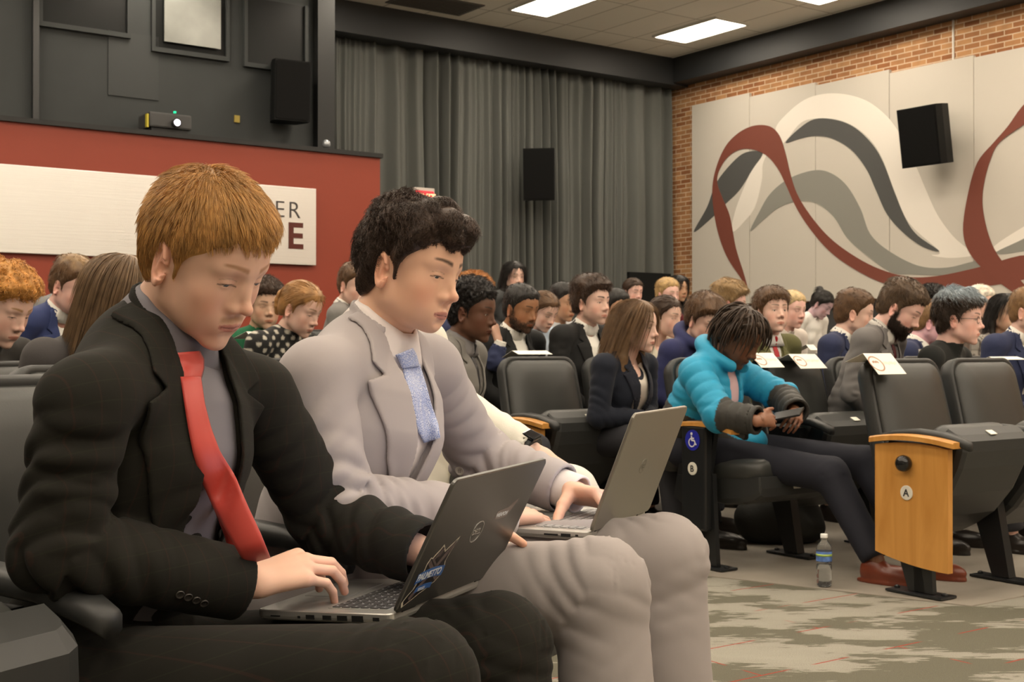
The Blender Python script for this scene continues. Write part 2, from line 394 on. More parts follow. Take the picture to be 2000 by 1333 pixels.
text_obj('E', .40, rt(RA + .058, _plane(556, 487, RA)[0], _plane(587, 486, RA)[1]), RV, UP, FV, .006, mat('sign_letter_red', (.10, .018, .012), .3), 'lettering', sgn, bold=.010)
# curtain: deep vertical folds across the back wall
m_curt = mat('curtain_fabric', (.135, .140, .130), .85, spec=.2, vary=(1.2, .12), stretch=(1, 1, .15))
def curtain():
    rng = random.Random(3); n = 1100; bs_ = np.linspace(-6.6, -.02, n); ph = 0; off = []
    fr = 24.0; 
    for i, b_ in enumerate(bs_):
        fr = 26 + 9 * math.sin(b_ * 1.7) + 7 * math.sin(b_ * 4.3 + 1)
        ph += fr * (bs_[1] - bs_[0]) * 1.25
        am = .075 + .035 * math.sin(b_ * 2.9 + 2) + .03 * math.sin(b_ * 7.1)
        off.append(am * math.sin(ph) + .026 * math.sin(ph * 2.3 + 1))
    V = []; zs = [0.2, 1.5, 3.0, 4.2, 4.7, 4.95]
    for k, z in enumerate(zs):
        for i, b_ in enumerate(bs_):
            p = rt(-.14 + off[i] * (1.15 - .55 * k / 5) + .01 * math.sin(z * 1.3 + b_ * 3), b_ + .01 * math.sin(z * 2 + b_ * 5), z); V.append(p)
    for k, z in reversed(list(enumerate(zs))):
        for i, b_ in enumerate(bs_): V.append(V[k * n + i] + BV * .004)
    K = 2 * len(zs); idx = np.arange(K * n).reshape(K, n)
    F = []
    for k in range(K):
        k2 = (k + 1) % K
        a = idx[k, :-1]; b_ = idx[k, 1:]; c = idx[k2, 1:]; d = idx[k2, :-1]; F.append(np.stack([a, b_, c, d], 1))
    return np.array(V), np.concatenate(F)
V, F_ = curtain(); tag(mesh_obj('stage_curtain', V, F_, m_curt, smooth=True), 'dark grey pleated curtain covering the back wall up to the corner', 'curtain')
# mural: raised acoustic panels and painted ribbons on the brick wall
mural = empty('wall_mural'); tag(mural, 'pale panelled mural of white, grey and maroon ribbons on the brick wall', 'mural')
m_pan = mat('mural_panel', (.62, .58, .51), .85, bump=(60, .1))
edges = [1356, 1469, 1598, 1742.5, 1907.5]; tops = [(1356, 207), (1469, 189.5), (1598, 167.5), (1742.5, 143.5), (1907.5, 113)]
aa = [_rwall(e, 300)[0] for e in edges]; aa += [aa[-1] + 1.22 * k for k in range(1, 5)]
tz = [_rwall(x, y)[1] for x, y in tops]; tz += [tz[-1] - .05 * k for k in range(1, 5)]
for i in range(len(aa) - 1):
    rbox('acoustic_panel', aa[i] + .004, aa[i + 1] - .004, -.05, 0, 1.60, tz[i], m_pan, mural, .004)
def ribbon(pts, m, lift, name='ribbon'):
    """outline in photo pixels laid out on the wall plane in metres"""
    P = [_rwall(x, y) for x, y in pts]
    # smooth closed Catmull-Rom
    n = len(P); out = []
    for i in range(n):
        p0, p1, p2, p3 = [np.array(P[(i + k) % n]) for k in (-1, 0, 1, 2)]
        if pts[i][2:] if len(pts[i]) > 2 else False: pass
        for t in np.linspace(0, 1, 5, endpoint=False):
            out.append(.5 * ((2 * p1) + (p2 - p0) * t + (2 * p0 - 5 * p1 + 4 * p2 - p3) * t * t + (3 * p1 - p0 - 3 * p2 + p3) * t ** 3))
    import mathutils
    o0 = rt(0, -.05 - lift, 0)
    V3 = [mathutils.Vector((a, z, 0)) for a, z in out]
    tris = mathutils.geometry.tessellate_polygon([V3]); n = len(out)
    Pf = [o0 + FV * a + UP * z for a, z in out]; Pb = [p + RV * .004 for p in Pf]
    F = [tuple(t) for t in tris] + [tuple(n + i for i in reversed(t)) for t in tris] + [(i, (i + 1) % n, n + (i + 1) % n, n + i) for i in range(n)]
    return mesh_obj(name, Pf + Pb, F, m, mural)
Z3 = lambda L: [(1300 + x / 2.666, y / 2.666) for x, y in L]
Z4 = lambda L: [(1300 + x / 2.857, 300 + y / 2.857) for x, y in L]
m_mw = mat('mural_white', (.86, .81, .73), .8); m_md = mat('mural_charcoal', (.085, .085, .082), .8)
m_mg = mat('mural_grey', (.27, .265, .235), .8); m_mm = mat('mural_maroon', (.20, .055, .035), .8)
ribbon(Z3([(588, 668), (650, 590), (740, 520), (840, 490), (950, 492), (1060, 525), (1150, 590), (1210, 660), (1270, 760), (1320, 870), (1370, 990), (1430, 1120), (1510, 1230), (1590, 1300), (1620, 1330), (1500, 1345), (1400, 1330), (1440, 1310), (1280, 1160), (1200, 980), (1130, 800), (1040, 690), (930, 630), (810, 618), (720, 640), (640, 735), (610, 745)]), m_mw, .001)
ribbon(Z3([(640, 745), (700, 680), (790, 622), (900, 625), (1000, 665), (1090, 750), (1150, 850), (1210, 1010), (1270, 1150), (1330, 1230), (1440, 1308), (1360, 1290), (1260, 1220), (1170, 1120), (1110, 990), (1060, 880), (980, 780), (880, 722), (790, 710), (710, 725)]), m_md, .006)
ribbon(Z3([(160, 1210), (230, 1080), (280, 950), (380, 830), (450, 790), (520, 800), (470, 880), (400, 990), (330, 1060), (250, 1140)]), m_md, .004)
ribbon(Z3([(358, 1190), (380, 1090), (430, 960), (480, 850), (545, 790), (520, 860), (515, 940), (480, 1080), (420, 1160), (375, 1205)]), m_mw, .003)
ribbon(Z3([(455, 1205), (500, 1110), (560, 1010), (660, 930), (790, 888), (880, 905), (960, 970), (1030, 1090), (1080, 1220), (1180, 1310), (1330, 1385), (1480, 1395), (1640, 1360), (1660, 1400), (1500, 1435), (1300, 1430), (1190, 1420), (1060, 1330), (960, 1240), (890, 1130), (800, 1060), (700, 1050), (600, 1085), (520, 1150)]), m_mg, .005)
ribbon(Z3([(258, 1000), (280, 870), (330, 760), (400, 690), (480, 655), (560, 660), (610, 710), (640, 800), (665, 905), (700, 1010), (760, 1110), (850, 1220), (960, 1310), (1100, 1390), (1260, 1440), (1420, 1440), (1640, 1395), (1900, 1330), (1920, 1440), (1700, 1490), (1500, 1510), (1330, 1510), (1160, 1480), (1010, 1410), (880, 1320), (780, 1210), (700, 1090), (640, 960), (600, 880), (540, 810), (460, 778), (390, 785), (330, 830), (290, 900), (285, 960), (310, 1030), (350, 1130), (380, 1290), (420, 1420), (440, 1500), (400, 1440), (330, 1330), (280, 1180)]), m_mm, .008)
ribbon(Z3([(1566, 1200), (1590, 1020), (1640, 850), (1730, 740), (1800, 660), (1900, 530), (2100, 380), (2100, 500), (1900, 640), (1760, 740), (1710, 830), (1675, 960), (1668, 1080), (1700, 1230), (1760, 1350), (1900, 1500), (1990, 1620), (1850, 1540), (1700, 1430), (1600, 1320)]), m_mm, .011)
ribbon(Z3([(1725, 1285), (1850, 1200), (2050, 1090), (2050, 1170), (1870, 1260), (1745, 1310)]), m_mw, .002)
ribbon(Z3([(1740, 1312), (1870, 1250), (2050, 1160), (2050, 1290), (1880, 1310), (1770, 1325)]), m_mg, .003)
# thin white conduit on the brick above the mural
a_, z_ = _rwall(1864, 118)
tag(rbox('conduit', a_ - .01, a_ + .01, -.02, 0, z_, 4.93, mat('white_conduit', (.75, .72, .66), .5)), 'thin white vertical conduit on the brick above the mural', 'conduit')
# wall speakers
m_spk = mat('speaker_black', (.004, .0045, .0045), .6, spec=.2, bump=(300, .2))
def wall_speaker(name, label, pos, yawdir, w, h, d, tilt, brk, m=None):
    r = empty(name, pos); x = norm(yawdir); y = np.cross(UP, x)
    ct, st = math.cos(tilt), math.sin(tilt); xt = x * ct - UP * st; zt = UP * ct + x * st
    R = np.array([xt, y, zt]).T
    prof = [(-d / 2, -w * .36), (d * .15, -w / 2), (d / 2, -w / 2), (d / 2, w / 2), (d * .15, w / 2), (-d / 2, w * .36)]
    mb = MB().prism(prof, -h / 2, h / 2, U=R[:, 0], Vv=R[:, 1], N=R[:, 2]); mb.build('cabinet', m_spk, r)
    MB().prism(rrect(w * .93, h * .95, .02), d / 2, d / 2 + .012, U=R[:, 1], Vv=R[:, 2], N=R[:, 0]).build('grille', mat('speaker_grille', (.005, .005, .005), .8, spec=.15), r)
    bk = MB(); bk.tube([-x * d * .45, -x * (d * .5 + brk)], .03, 8); bk.box(-x * (d * .5 + brk), (.03, .2, .25), np.array([x, y, UP]).T); bk.build('bracket', m_blackmatte, r)
    tag(r, label, 'speaker'); return r
b_, z_ = _plane(1054, 341, .35); wall_speaker('wall_speaker', 'black loudspeaker hanging in front of the grey curtain', rt(.35, b_, z_), norm(FV * .75 - RV * .65), .42, .70, .36, .12, .25)
a_, z_ = _rwall(1853, 268); wall_speaker('wall_speaker', 'black loudspeaker tilted out over the ribbon mural', rt(a_ , -.40, z_ - .02), norm(-RV * .95 + FV * .02), .54, .70, .36, .16, .22)
b_, z_ = _plane(562, 180, BA + .22); wall_speaker('wall_speaker', 'black loudspeaker on the dark booth wall near the curtain edge', rt(BA + .22, b_, z_), norm(FV * .9 - RV * .1), .42, .68, .34, .05, .08)
# projector on the ledge
b_, z_ = _plane(325, 262, 1.05); pj = empty('projector', rt(1.05, b_, z_r + .05), math.atan2(FV[1], FV[0])); tag(pj, 'projector with a glowing lens on the ledge above the red wall', 'projector')
MB().box((0, -.02, .13), (.36, .46, .16), bev=.02).build('projector_body', mat('projector_shell', (.045, .045, .045), .5), pj)
MB().box((0, -.02, .025), (.3, .4, .05), bev=.005).build('mount', m_blackmatte, pj)
MB().lathe([(.045, 0), (.05, .03), (.05, .05), (.038, .052)], 20, (.18, .03, .11), np.array([[0, 0, 1], [1, 0, 0], [0, 1, 0]])).build('lens_barrel', m_blackmatte, pj)
MB().lathe([(.036, 0), (.03, .008), (.01, .012)], 20, (.228, .03, .11), np.array([[0, 0, 1], [1, 0, 0], [0, 1, 0]])).build('lens', mat('lens_glow', (1, 1, 1), .2, emit=((.9, .8, 1.0), 9)), pj)
MB().box((.185, .02, .225), (.02, .025, .02)).build('indicator', mat('green_led', (0, .4, .2), .4, emit=((.0, .8, .35), 1.0)), pj)
MB().box((.16, -.27, .11), (.05, .02, .14)).build('label_plate', mat('yellow_label', (.5, .42, .03), .5), pj)
b_, z_ = _plane(463, 232, BA + .02); tag(rbox('cable_tie', BA, BA + .02, b_ - .03, b_ + .03, z_ - .04, z_ + .04, mat('yellow_tape', (.35, .26, .04), .5)), 'small yellow tape scrap on the dark booth wall', 'tape')
b_, z_ = _plane(637, 280, 1.05); cm = empty('dome_camera', rt(1.05, b_, z_r + .05)); tag(cm, 'small dome camera on the ledge at the curtain edge', 'camera')
MB().lathe([(.05, 0), (.05, .03), (.03, .05)], 16).build('base', m_blackmatte, cm)
MB().lathe([(.001, .035), (.04, .05), (.052, .08), (.045, .115), (.02, .135), (.001, .14)], 16).build('dome', mat('chrome_dome', (.45, .47, .5), .15, metal=.6), cm, True)
# exit sign, tv, ceiling vent
b_, z_ = _plane(827, 384, .30); ex = empty('exit_sign', rt(.30, b_, z_), math.atan2(FV[1], FV[0])); tag(ex, 'red lit exit sign on the grey curtain above the dark-haired man', 'exit sign')
MB().box((0, 0, 0), (.06, .30, .22), bev=.008).build('housing', mat('exit_white', (.6, .55, .5), .5), ex)
MB().box((.032, 0, -.015), (.01, .27, .17)).build('face_plate', mat('exit_red', (.45, .02, .03), .4, emit=((.9, .05, .06), .8)), ex)
text_obj('EXIT', .13, (.039, -.11, -.055), (0, 1, 0), (0, 0, 1), (1, 0, 0), .004, mat('exit_letters', (1, .5, .25), .4, emit=((1, .45, .22), 1.6)), 'lettering', ex, bold=.002)
bt, zt_ = _plane(1268, 566, 1.2); tv = empty('display_screen', rt(1.2, bt, floor_z(*rt(1.2, bt)[:2])), math.atan2(FV[1], FV[0])); tag(tv, 'black flat screen on a stand before the curtain corner', 'screen')
zc = zt_ - tv.location[2]
MB().box((0, 0, zc), (.06, .75, .46), bev=.01).build('panel', m_spk, tv); MB().tube([(0, 0, .03), (0, 0, zc)], .03).box((0, 0, .015), (.5, .6, .03)).build('stand', m_blackmatte, tv)
vn = empty('ceiling_vent', (0, 0, 0)); tag(vn, 'dark square air vent in the ceiling at the top edge', 'vent')
D_ = 4.33 * FPX / (HORIZ - 6); vp = np.array([(850 - 1000) / FPX * D_, D_ , CEIL]); vn.location = tuple(vp); vn.rotation_euler = (0, 0, math.atan2(FV[1], FV[0]))
MB().box((0, 0, -.006), (.61, 1.1, .012)).build('frame', mat('vent_paint', (.13, .12, .11), .6), vn)
v_ = MB()
for k in range(9): v_.box((-.24 + .06 * k, 0, -.016), (.02, 1.0, .01))
v_.build('louvres', mat('vent_dark', (.08, .075, .07), .6), vn)
# ---------------------------------------------------------------- auditorium seats
m_vinyl = mat('seat_vinyl', (.040, .041, .038), .40, spec=.5, bump=(260, .10))
m_shell = mat('seat_plastic', (.030, .031, .030), .45, spec=.45, bump=(500, .08))
m_steel = mat('black_steel', (.012, .013, .014), .35)
m_pad = mat('seat_badge', (.80, .77, .68), .5)
m_wood = bpy.data.materials.new('oak_panel'); m_wood.use_nodes = True
def wood(m, rough=.38):
    nt = m.node_tree; N = nt.nodes; L = nt.links; bs = N['Principled BSDF']; bs.inputs['Roughness'].default_value = rough
    tc = N.new('ShaderNodeTexCoord'); q = N.new('ShaderNodeMapping'); q.inputs['Scale'].default_value = (9, 9, 1.1); L.new(tc.outputs['Object'], q.inputs['Vector'])
    n = N.new('ShaderNodeTexNoise'); n.inputs['Scale'].default_value = 1.6; n.inputs['Detail'].default_value = 6; n.inputs['Distortion'].default_value = .9; L.new(q.outputs['Vector'], n.inputs['Vector'])
    r = N.new('ShaderNodeValToRGB'); e = r.color_ramp.elements; e[0].position = .35; e[0].color = (.50, .225, .045, 1); e[1].position = .65; e[1].color = (.64, .315, .078, 1)
    L.new(n.outputs['Fac'], r.inputs['Fac']); L.new(r.outputs['Color'], bs.inputs['Base Color'])
wood(m_wood)
def pillow(mb, outline, prof, R, o):
    """rings of an outline: prof = [(inset, height)], capped at both ends; R columns = (u, v, n)"""
    R = np.asarray(R, float); rings = []; P = np.array(outline, float); lo, hi = P.min(0), P.max(0); c0 = (lo + hi) / 2; hs = (hi - lo) / 2
    for d, h in prof:
        Q = c0 + (P - c0) * (1 - d / hs); rings.append([np.asarray(o) + R[:, 0] * p[0] + R[:, 1] * p[1] + R[:, 2] * h for p in Q])
    n = len(outline); V = [p for r in rings for p in r]; K = len(rings)
    F = [(i * n + j, i * n + (j + 1) % n, (i + 1) * n + (j + 1) % n, (i + 1) * n + j) for i in range(K - 1) for j in range(n)]
    for k, rev in ((0, True), (K - 1, False)):
        V.append(np.mean(rings[k], axis=0)); ci = len(V) - 1
        for j in range(n):
            t = (k * n + j, k * n + (j + 1) % n, ci); F.append(t[::-1] if rev else t)
    mb.add(V, F)
def shrink(poly, d):
    P = np.array(poly, float); lo, hi = P.min(0), P.max(0); c0 = (lo + hi) / 2; hs = (hi - lo) / 2
    return [tuple(q) for q in c0 + (P - c0) * (1 - d / hs)]
SEAT_CACHE = {}
def seat_proto(folded):
    root = empty('auditorium_seat')
    rec = math.radians(14)
    u = np.array([0, 1, 0.]); v = np.array([-math.sin(rec), 0, math.cos(rec)]); n = np.array([math.cos(rec), 0, math.sin(rec)])
    R = np.array([u, v, n]).T; o = np.array([-.235, 0, .64])
    out = rrect(.50, .58, .075, 6, taper=.05)
    mb = MB(); pillow(mb, out, [(.03, -.055), (.008, -.045), (0, -.02), (0, .018), (.010, .026), (.018, .020)], R, o); mb.build('back_shell', m_shell, root, True)
    mb = MB(); pillow(mb, shrink(out, .020), [(0, .0), (0, .022), (.007, .034), (.03, .046), (.08, .054), (.16, .058)], R, o); mb.build('backrest', m_vinyl, root, True)
    if folded: ang = math.radians(61); h0 = np.array([-.13, 0, .245])
    else: ang = math.radians(4); h0 = np.array([-.20, 0, .385])
    uu = np.array([math.cos(ang), 0, math.sin(ang)]); nn = np.array([-math.sin(ang), 0, math.cos(ang)])
    cu = rrect(.47, .44, .07, 6); R2 = np.array([np.array([0, -1, 0.]), uu, nn]).T; oc = h0 + uu * .235
    mb = MB(); pillow(mb, cu, [(.02, -.02), (0, 0), (0, .045), (.008, .062), (.03, .075), (.09, .083)], R2, oc); mb.build('seat_cushion', m_vinyl, root, True)
    # under shell: deep at the front lip, tapering to the hinge
    rings = []
    for t, dp, wd in ((-.03, .030, .36), (.03, .065, .42), (.12, .105, .45), (.24, .125, .46), (.36, .120, .46), (.425, .105, .455), (.462, .085, .45), (.470, .05, .44)):
        c = h0 + uu * t; w = wd / 2; r = min(.03, dp * .4)
        ring = [(-w, 0), (-w, -dp + r), (-w + r * .3, -dp + r * .3), (-w + r, -dp), (w - r, -dp), (w - r * .3, -dp + r * .3), (w, -dp + r), (w, 0)]
        rings.append([c + np.array([0, a, 0]) + nn * b_ for a, b_ in ring])
    mb = MB(); mb.rings(rings); sh = mb.build('cushion_shell', m_shell, root, False)
    bp = h0 + uu * .4725 - nn * .045
    MB().box(bp, (.03, .042, .004), np.array([nn, np.array([0, 1, 0.]), uu]).T, .001).build('seat_plate', m_pad, sh)
    # armrest and standard on the -y side
    arm = MB(); Y = -.275
    prof = [(-.16, .615, .020), (-.10, .632, .026), (.0, .640, .028), (.12, .632, .028), (.20, .612, .026), (.235, .598, .018)]
    rg = [[(x, Y + sx * w, z + dz) for sx, dz in ((-1, -.012), (-1, .006), (-.7, .014), (.7, .014), (1, .006), (1, -.012), (.6, -.020), (-.6, -.020))] for x, z, w in prof]
    arm.rings(rg); arm.build('armrest', m_shell, root, True)
    st = MB(); st.prism([(-.13, .60), (-.20, .30), (-.10, .25), (.02, .36), (.06, .60)], -.013, .013, o=(0, Y, 0), U=(1, 0, 0), Vv=(0, 0, 1), N=(0, -1, 0))
    st.prism([(-.16, .40), (-.03, .02), (.05, .02), (-.02, .40)], -.024, .024, o=(0, Y, 0), U=(1, 0, 0), Vv=(0, 0, 1), N=(0, -1, 0))
    st.build('standard', m_steel, root)
    ft = MB(); ft.box((.01, Y, .012), (.26, .10, .010), bev=.003)
    for q in (-.1, .12): ft.lathe([(.012, 0), (.012, .012), (.005, .016)], 8, (q, Y, .012))
    ft.build('foot_plate', m_steel, root)
    return root
def add_end_panel(root, letter, wood_side=True, wheel=False):
    Y = -.315
    if wood_side:
        p = MB(); N = 10
        xs = np.linspace(-.165, .175, N); top = [(x, .600 - .015 * ((x) / .17) ** 2) for x in xs]
        bot = [(x, .115 + .045 * ((x - .175) / .34) ** 2 ) for x in xs[::-1]]
        p.prism(top + bot, -.014, .014, o=(0, Y, 0), U=(1, 0, 0), Vv=(0, 0, 1), N=(0, -1, 0)); e = p.build('end_panel', m_wood, root)
        c = MB(); rg = []
        for x in np.linspace(-.185, .205, 12):
            z = .622 - .018 * ((x - .0) / .19) ** 2; w = .034 * (1 - .25 * abs(x / .2) ** 3)
            rg.append([(x, Y + a * w, z + dz) for a, dz in ((-1, -.012), (-1, .006), (-.75, .012), (.75, .012), (1, .006), (1, -.012))])
        c.rings(rg); c.build('panel_cap', m_wood, e)
        M = np.array([[1, 0, 0], [0, 0, -1], [0, 1, 0.]])
        MB().lathe([(.012, 0), (.030, .004), (.033, .018), (.030, .032), (.018, .042), (.002, .045)], 24, (-.015, Y - .013, .520), M).build('aisle_knob', mat('knob_black', (.012, .012, .012), .12), e, True)
        bz, bx, yf = .405, -.012, Y - .0145
    else:
        p = MB(); p.box((-.02, Y, .40), (.15, .05, .46), bev=.012); e = p.build('end_post', m_steel, root)
        c = MB(); rg = []
        for x in np.linspace(-.13, .22, 12):
            z = .638 - .02 * (x / .19) ** 2; w = .030
            rg.append([(x, Y + a * w, z + dz) for a, dz in ((-1, -.010), (-1, .006), (-.7, .010), (.7, .010), (1, .006), (1, -.010))])
        c.rings(rg); c.build('arm_cap', m_wood, e)
        M = np.array([[1, 0, 0], [0, 0, -1], [0, 1, 0.]])
        bz, bx, yf = .44, -.02, Y - .0255
        dk = MB().lathe([(.0455, 0), (.0455, .002)], 32, (bx, yf, .565), M).build('access_disc', mat('access_blue', (.02, .025, .33), .35), e)
        w_ = MB(); cx, cz, y2 = bx, .565, yf - .003
        w_.lathe([(.0065, 0), (.0065, .001)], 12, (cx - .004, y2, cz + .028), M)
        def line(p0, p1, t=.0032):
            d = norm(np.array([p1[0] - p0[0], 0, p1[1] - p0[1]])); nn_ = np.array([-d[2], 0, d[0]]) * t; a0 = np.array([cx + p0[0], y2, cz + p0[1]]); a1 = np.array([cx + p1[0], y2, cz + p1[1]])
            Q = [a0 - nn_, a1 - nn_, a1 + nn_, a0 + nn_]; w_.add([q for q in Q] + [q - np.array([0, .001, 0]) for q in Q], [(3, 2, 1, 0), (4, 5, 6, 7), (0, 1, 5, 4), (1, 2, 6, 5), (2, 3, 7, 6), (3, 0, 4, 7)])
        line((-.004, .019), (-.003, -.002)); line((-.003, .0085), (.012, .0085)); line((-.003, -.001), (.014, -.001)); line((.014, -.001), (.022, -.019)); line((.020, -.019), (.027, -.016))
        arc = [(-.002 + .0185 * math.cos(a), -.010 + .0185 * math.sin(a)) for a in np.linspace(math.radians(110), math.radians(350), 14)]
        for i in range(13): line(arc[i], arc[i + 1], .0026)
        w_.build('access_symbol', mat('access_white', (.75, .75, .78), .5), dk)
    M = np.array([[1, 0, 0], [0, 0, -1], [0, 1, 0.]])
    bd = MB().lathe([(.0285, 0), (.0285, .003), (.026, .004)], 32, (bx, yf, bz), M).build('row_badge', mat('badge_cream', (.72, .69, .60), .45), e)
    text_obj(letter, .040, (bx - .0005, yf - .0045, bz - .0135), (1, 0, 0), (0, 0, 1), (0, -1, 0), .001, mat('badge_ink', (.03, .03, .03), .5), 'row_letter', bd, bold=.0008, align='CENTER')
    ft = MB(); ft.prism([(-.02, .42), (.0, .02), (.085, .02), (.06, .42)], -.012, .012, o=(0, Y + .028, 0), U=(1, 0, 0), Vv=(0, 0, 1), N=(0, -1, 0)); ft.build('end_leg', m_steel, root)
# ---------------------------------------------------------------- implicit surfaces -> meshes (surface nets)
f32 = np.float32
def smin(a, b, k):
    h = np.clip(.5 + .5 * (b - a) / k, 0, 1); return b + (a - b) * h - k * h * (1 - h)
def smax(a, b, k): return -smin(-a, -b, k)
def sub(a, b, k=.004): return smax(a, -b, k)
def ell(P, c, r, R=None):
    Q = P - np.asarray(c, f32)
    if R is not None: Q = Q @ np.asarray(R, f32)
    r = np.asarray(r, f32); k0 = np.sqrt(((Q / r) ** 2).sum(1)); k1 = np.sqrt(((Q / (r * r)) ** 2).sum(1)) + 1e-9
    return k0 * (k0 - 1) / k1
def sph(P, c, r): 
    Q = P - np.asarray(c, f32); return np.sqrt((Q * Q).sum(1)) - r
def cap(P, a, b, ra, rb=None, par=False):
    a = np.asarray(a, f32); b = np.asarray(b, f32); ab = b - a; Q = P - a
    t = np.clip(Q @ ab / (ab @ ab + 1e-12), 0, 1); D = Q - t[:, None] * ab
    rb = ra if rb is None else rb
    d = np.sqrt((D * D).sum(1)) - (ra + (rb - ra) * t)
    return (d, t, D) if par else d
def cone_flat(P, a, b, wa, wb, da, db, lat):
    """tapered elliptical limb: half width w along lat, half depth d across it"""
    a = np.asarray(a, f32); b = np.asarray(b, f32); ab = b - a; L2 = ab @ ab + 1e-12; Q = P - a
    t = np.clip(Q @ ab / L2, 0, 1); D = Q - t[:, None] * ab
    ax = ab / np.sqrt(L2); l = np.asarray(lat, f32); l = l - ax * (l @ ax); l = l / np.linalg.norm(l); m = np.cross(ax, l)
    w = wa + (wb - wa) * t; dd = da + (db - da) * t
    u = D @ l; v = D @ m; e = D @ ax
    k = np.sqrt((u / w) ** 2 + (v / dd) ** 2 + (e / np.minimum(w, dd)) ** 2)
    return (k - 1) * np.minimum(w, dd)
def poly2(y, z, poly):
    """signed distance to a 2D polygon (negative inside)"""
    poly = np.asarray(poly, f32); n = len(poly); d = np.full(len(y), 1e9, f32); s = np.ones(len(y), f32)
    for i in range(n):
        a = poly[i]; b = poly[i - 1]; ex, ey = b - a; wx = y - a[0]; wy = z - a[1]
        t = np.clip((wx * ex + wy * ey) / (ex * ex + ey * ey + 1e-12), 0, 1)
        d = np.minimum(d, (wx - ex * t) ** 2 + (wy - ey * t) ** 2)
        c1 = z >= a[1]; c2 = z < b[1]; c3 = ex * wy > ey * wx
        s = np.where((c1 & c2 & c3) | (~c1 & ~c2 & ~c3), -s, s)
    return s * np.sqrt(d)
_CE = [((0, 0, 0), (1, 0, 0)), ((0, 1, 0), (1, 1, 0)), ((0, 0, 1), (1, 0, 1)), ((0, 1, 1), (1, 1, 1)),
       ((0, 0, 0), (0, 1, 0)), ((1, 0, 0), (1, 1, 0)), ((0, 0, 1), (0, 1, 1)), ((1, 0, 1), (1, 1, 1)),
       ((0, 0, 0), (0, 0, 1)), ((1, 0, 0), (1, 0, 1)), ((0, 1, 0), (0, 1, 1)), ((1, 1, 0), (1, 1, 1))]
def surfnet(f, lo, hi, h, band=.012):
    lo = np.asarray(lo, float); hi = np.asarray(hi, float); B = 6
    nb = np.maximum(1, np.ceil((hi - lo) / (h * B)).astype(int)); n = nb * B + 1
    bc = [lo[k] + (np.arange(nb[k]) + .5) * B * h for k in range(3)]
    C = np.stack(np.meshgrid(*bc, indexing='ij'), -1).reshape(-1, 3).astype(f32)
    dc = f(C).reshape(nb)
    act = np.abs(dc) < h * B * .87 * 1.15 + band
    val = np.full(tuple(n), 1.0, f32)
    sg = np.where(dc < 0, -1.0, 1.0).astype(f32)
    val[:-1, :-1, :-1] = np.repeat(np.repeat(np.repeat(sg, B, 0), B, 1), B, 2)
    m = np.zeros(tuple(n), bool); A = np.repeat(np.repeat(np.repeat(act, B, 0), B, 1), B, 2)
    for dx in (0, 1):
        for dy in (0, 1):
            for dz in (0, 1):
                m[dx:n[0] - 1 + dx, dy:n[1] - 1 + dy, dz:n[2] - 1 + dz] |= A
    idx = np.argwhere(m)
    if len(idx) == 0: return np.zeros((0, 3)), np.zeros((0, 4), int)
    P = (lo + idx * h).astype(f32); out = np.empty(len(P), f32)
    for s in range(0, len(P), 400000): out[s:s + 400000] = f(P[s:s + 400000])
    val[m] = out
    val[0] = val[-1] = 1; val[:, 0] = val[:, -1] = 1; val[:, :, 0] = val[:, :, -1] = 1
    ins = val < 0
    c = np.zeros(tuple(n - 1), np.int8)
    for dx in (0, 1):
        for dy in (0, 1):
            for dz in (0, 1): c += ins[dx:n[0] - 1 + dx, dy:n[1] - 1 + dy, dz:n[2] - 1 + dz]
    cell = (c > 0) & (c < 8); ci = np.argwhere(cell); vid = np.full(tuple(n - 1), -1, np.int64); vid[cell] = np.arange(len(ci))
    acc = np.zeros((len(ci), 3)); cnt = np.zeros(len(ci))
    for p, q in _CE:
        p = np.array(p); q = np.array(q); a = val[tuple((ci + p).T)]; b = val[tuple((ci + q).T)]
        x = (a < 0) != (b < 0); t = np.where(x, a / (a - b + 1e-20), 0)
        acc += x[:, None] * (p + (q - p) * t[:, None]); cnt += x
    V = lo + (ci + acc / cnt[:, None]) * h
    Q = []
    for ax in range(3):
        o1, o2 = [(1, 2), (2, 0), (0, 1)][ax]
        s0 = [slice(None)] * 3; s1 = [slice(None)] * 3; s0[ax] = slice(0, -1); s1[ax] = slice(1, None)
        x = ins[tuple(s0)] != ins[tuple(s1)]; e = np.argwhere(x)
        ok = (e[:, o1] > 0) & (e[:, o2] > 0) & (e[:, o1] < n[o1] - 1) & (e[:, o2] < n[o2] - 1); e = e[ok]
        d1 = np.zeros(3, int); d1[o1] = 1; d2 = np.zeros(3, int); d2[o2] = 1
        q = np.stack([vid[tuple((e - d1 - d2).T)], vid[tuple((e - d2).T)], vid[tuple(e.T)], vid[tuple((e - d1).T)]], 1)
        fl = ~ins[tuple(e.T)]; q[fl] = q[fl][:, ::-1]; Q.append(q)
    Q = np.concatenate(Q); Q = Q[(Q >= 0).all(1)]
    return V, Q
def smooth_mesh(V, Q, it=1, lam=.5):
    for _ in range(it):
        s = np.zeros_like(V); c = np.zeros(len(V))
        for a, b in ((0, 1), (1, 2), (2, 3), (3, 0)):
            np.add.at(s, Q[:, a], V[Q[:, b]]); np.add.at(s, Q[:, b], V[Q[:, a]]); np.add.at(c, Q[:, a], 1); np.add.at(c, Q[:, b], 1)
        V = V + lam * (s / np.maximum(c, 1)[:, None] - V)
    return V
def join(parts):
    """[(V,Q,col)] -> one"""
    V = []; Q = []; C = []; n = 0
    for v, q, c in parts:
        V.append(v); Q.append(np.asarray(q) + n); C.append(np.broadcast_to(np.asarray(c, float), (len(v), 3))); n += len(v)
    return np.concatenate(V), np.concatenate(Q), np.concatenate(C)
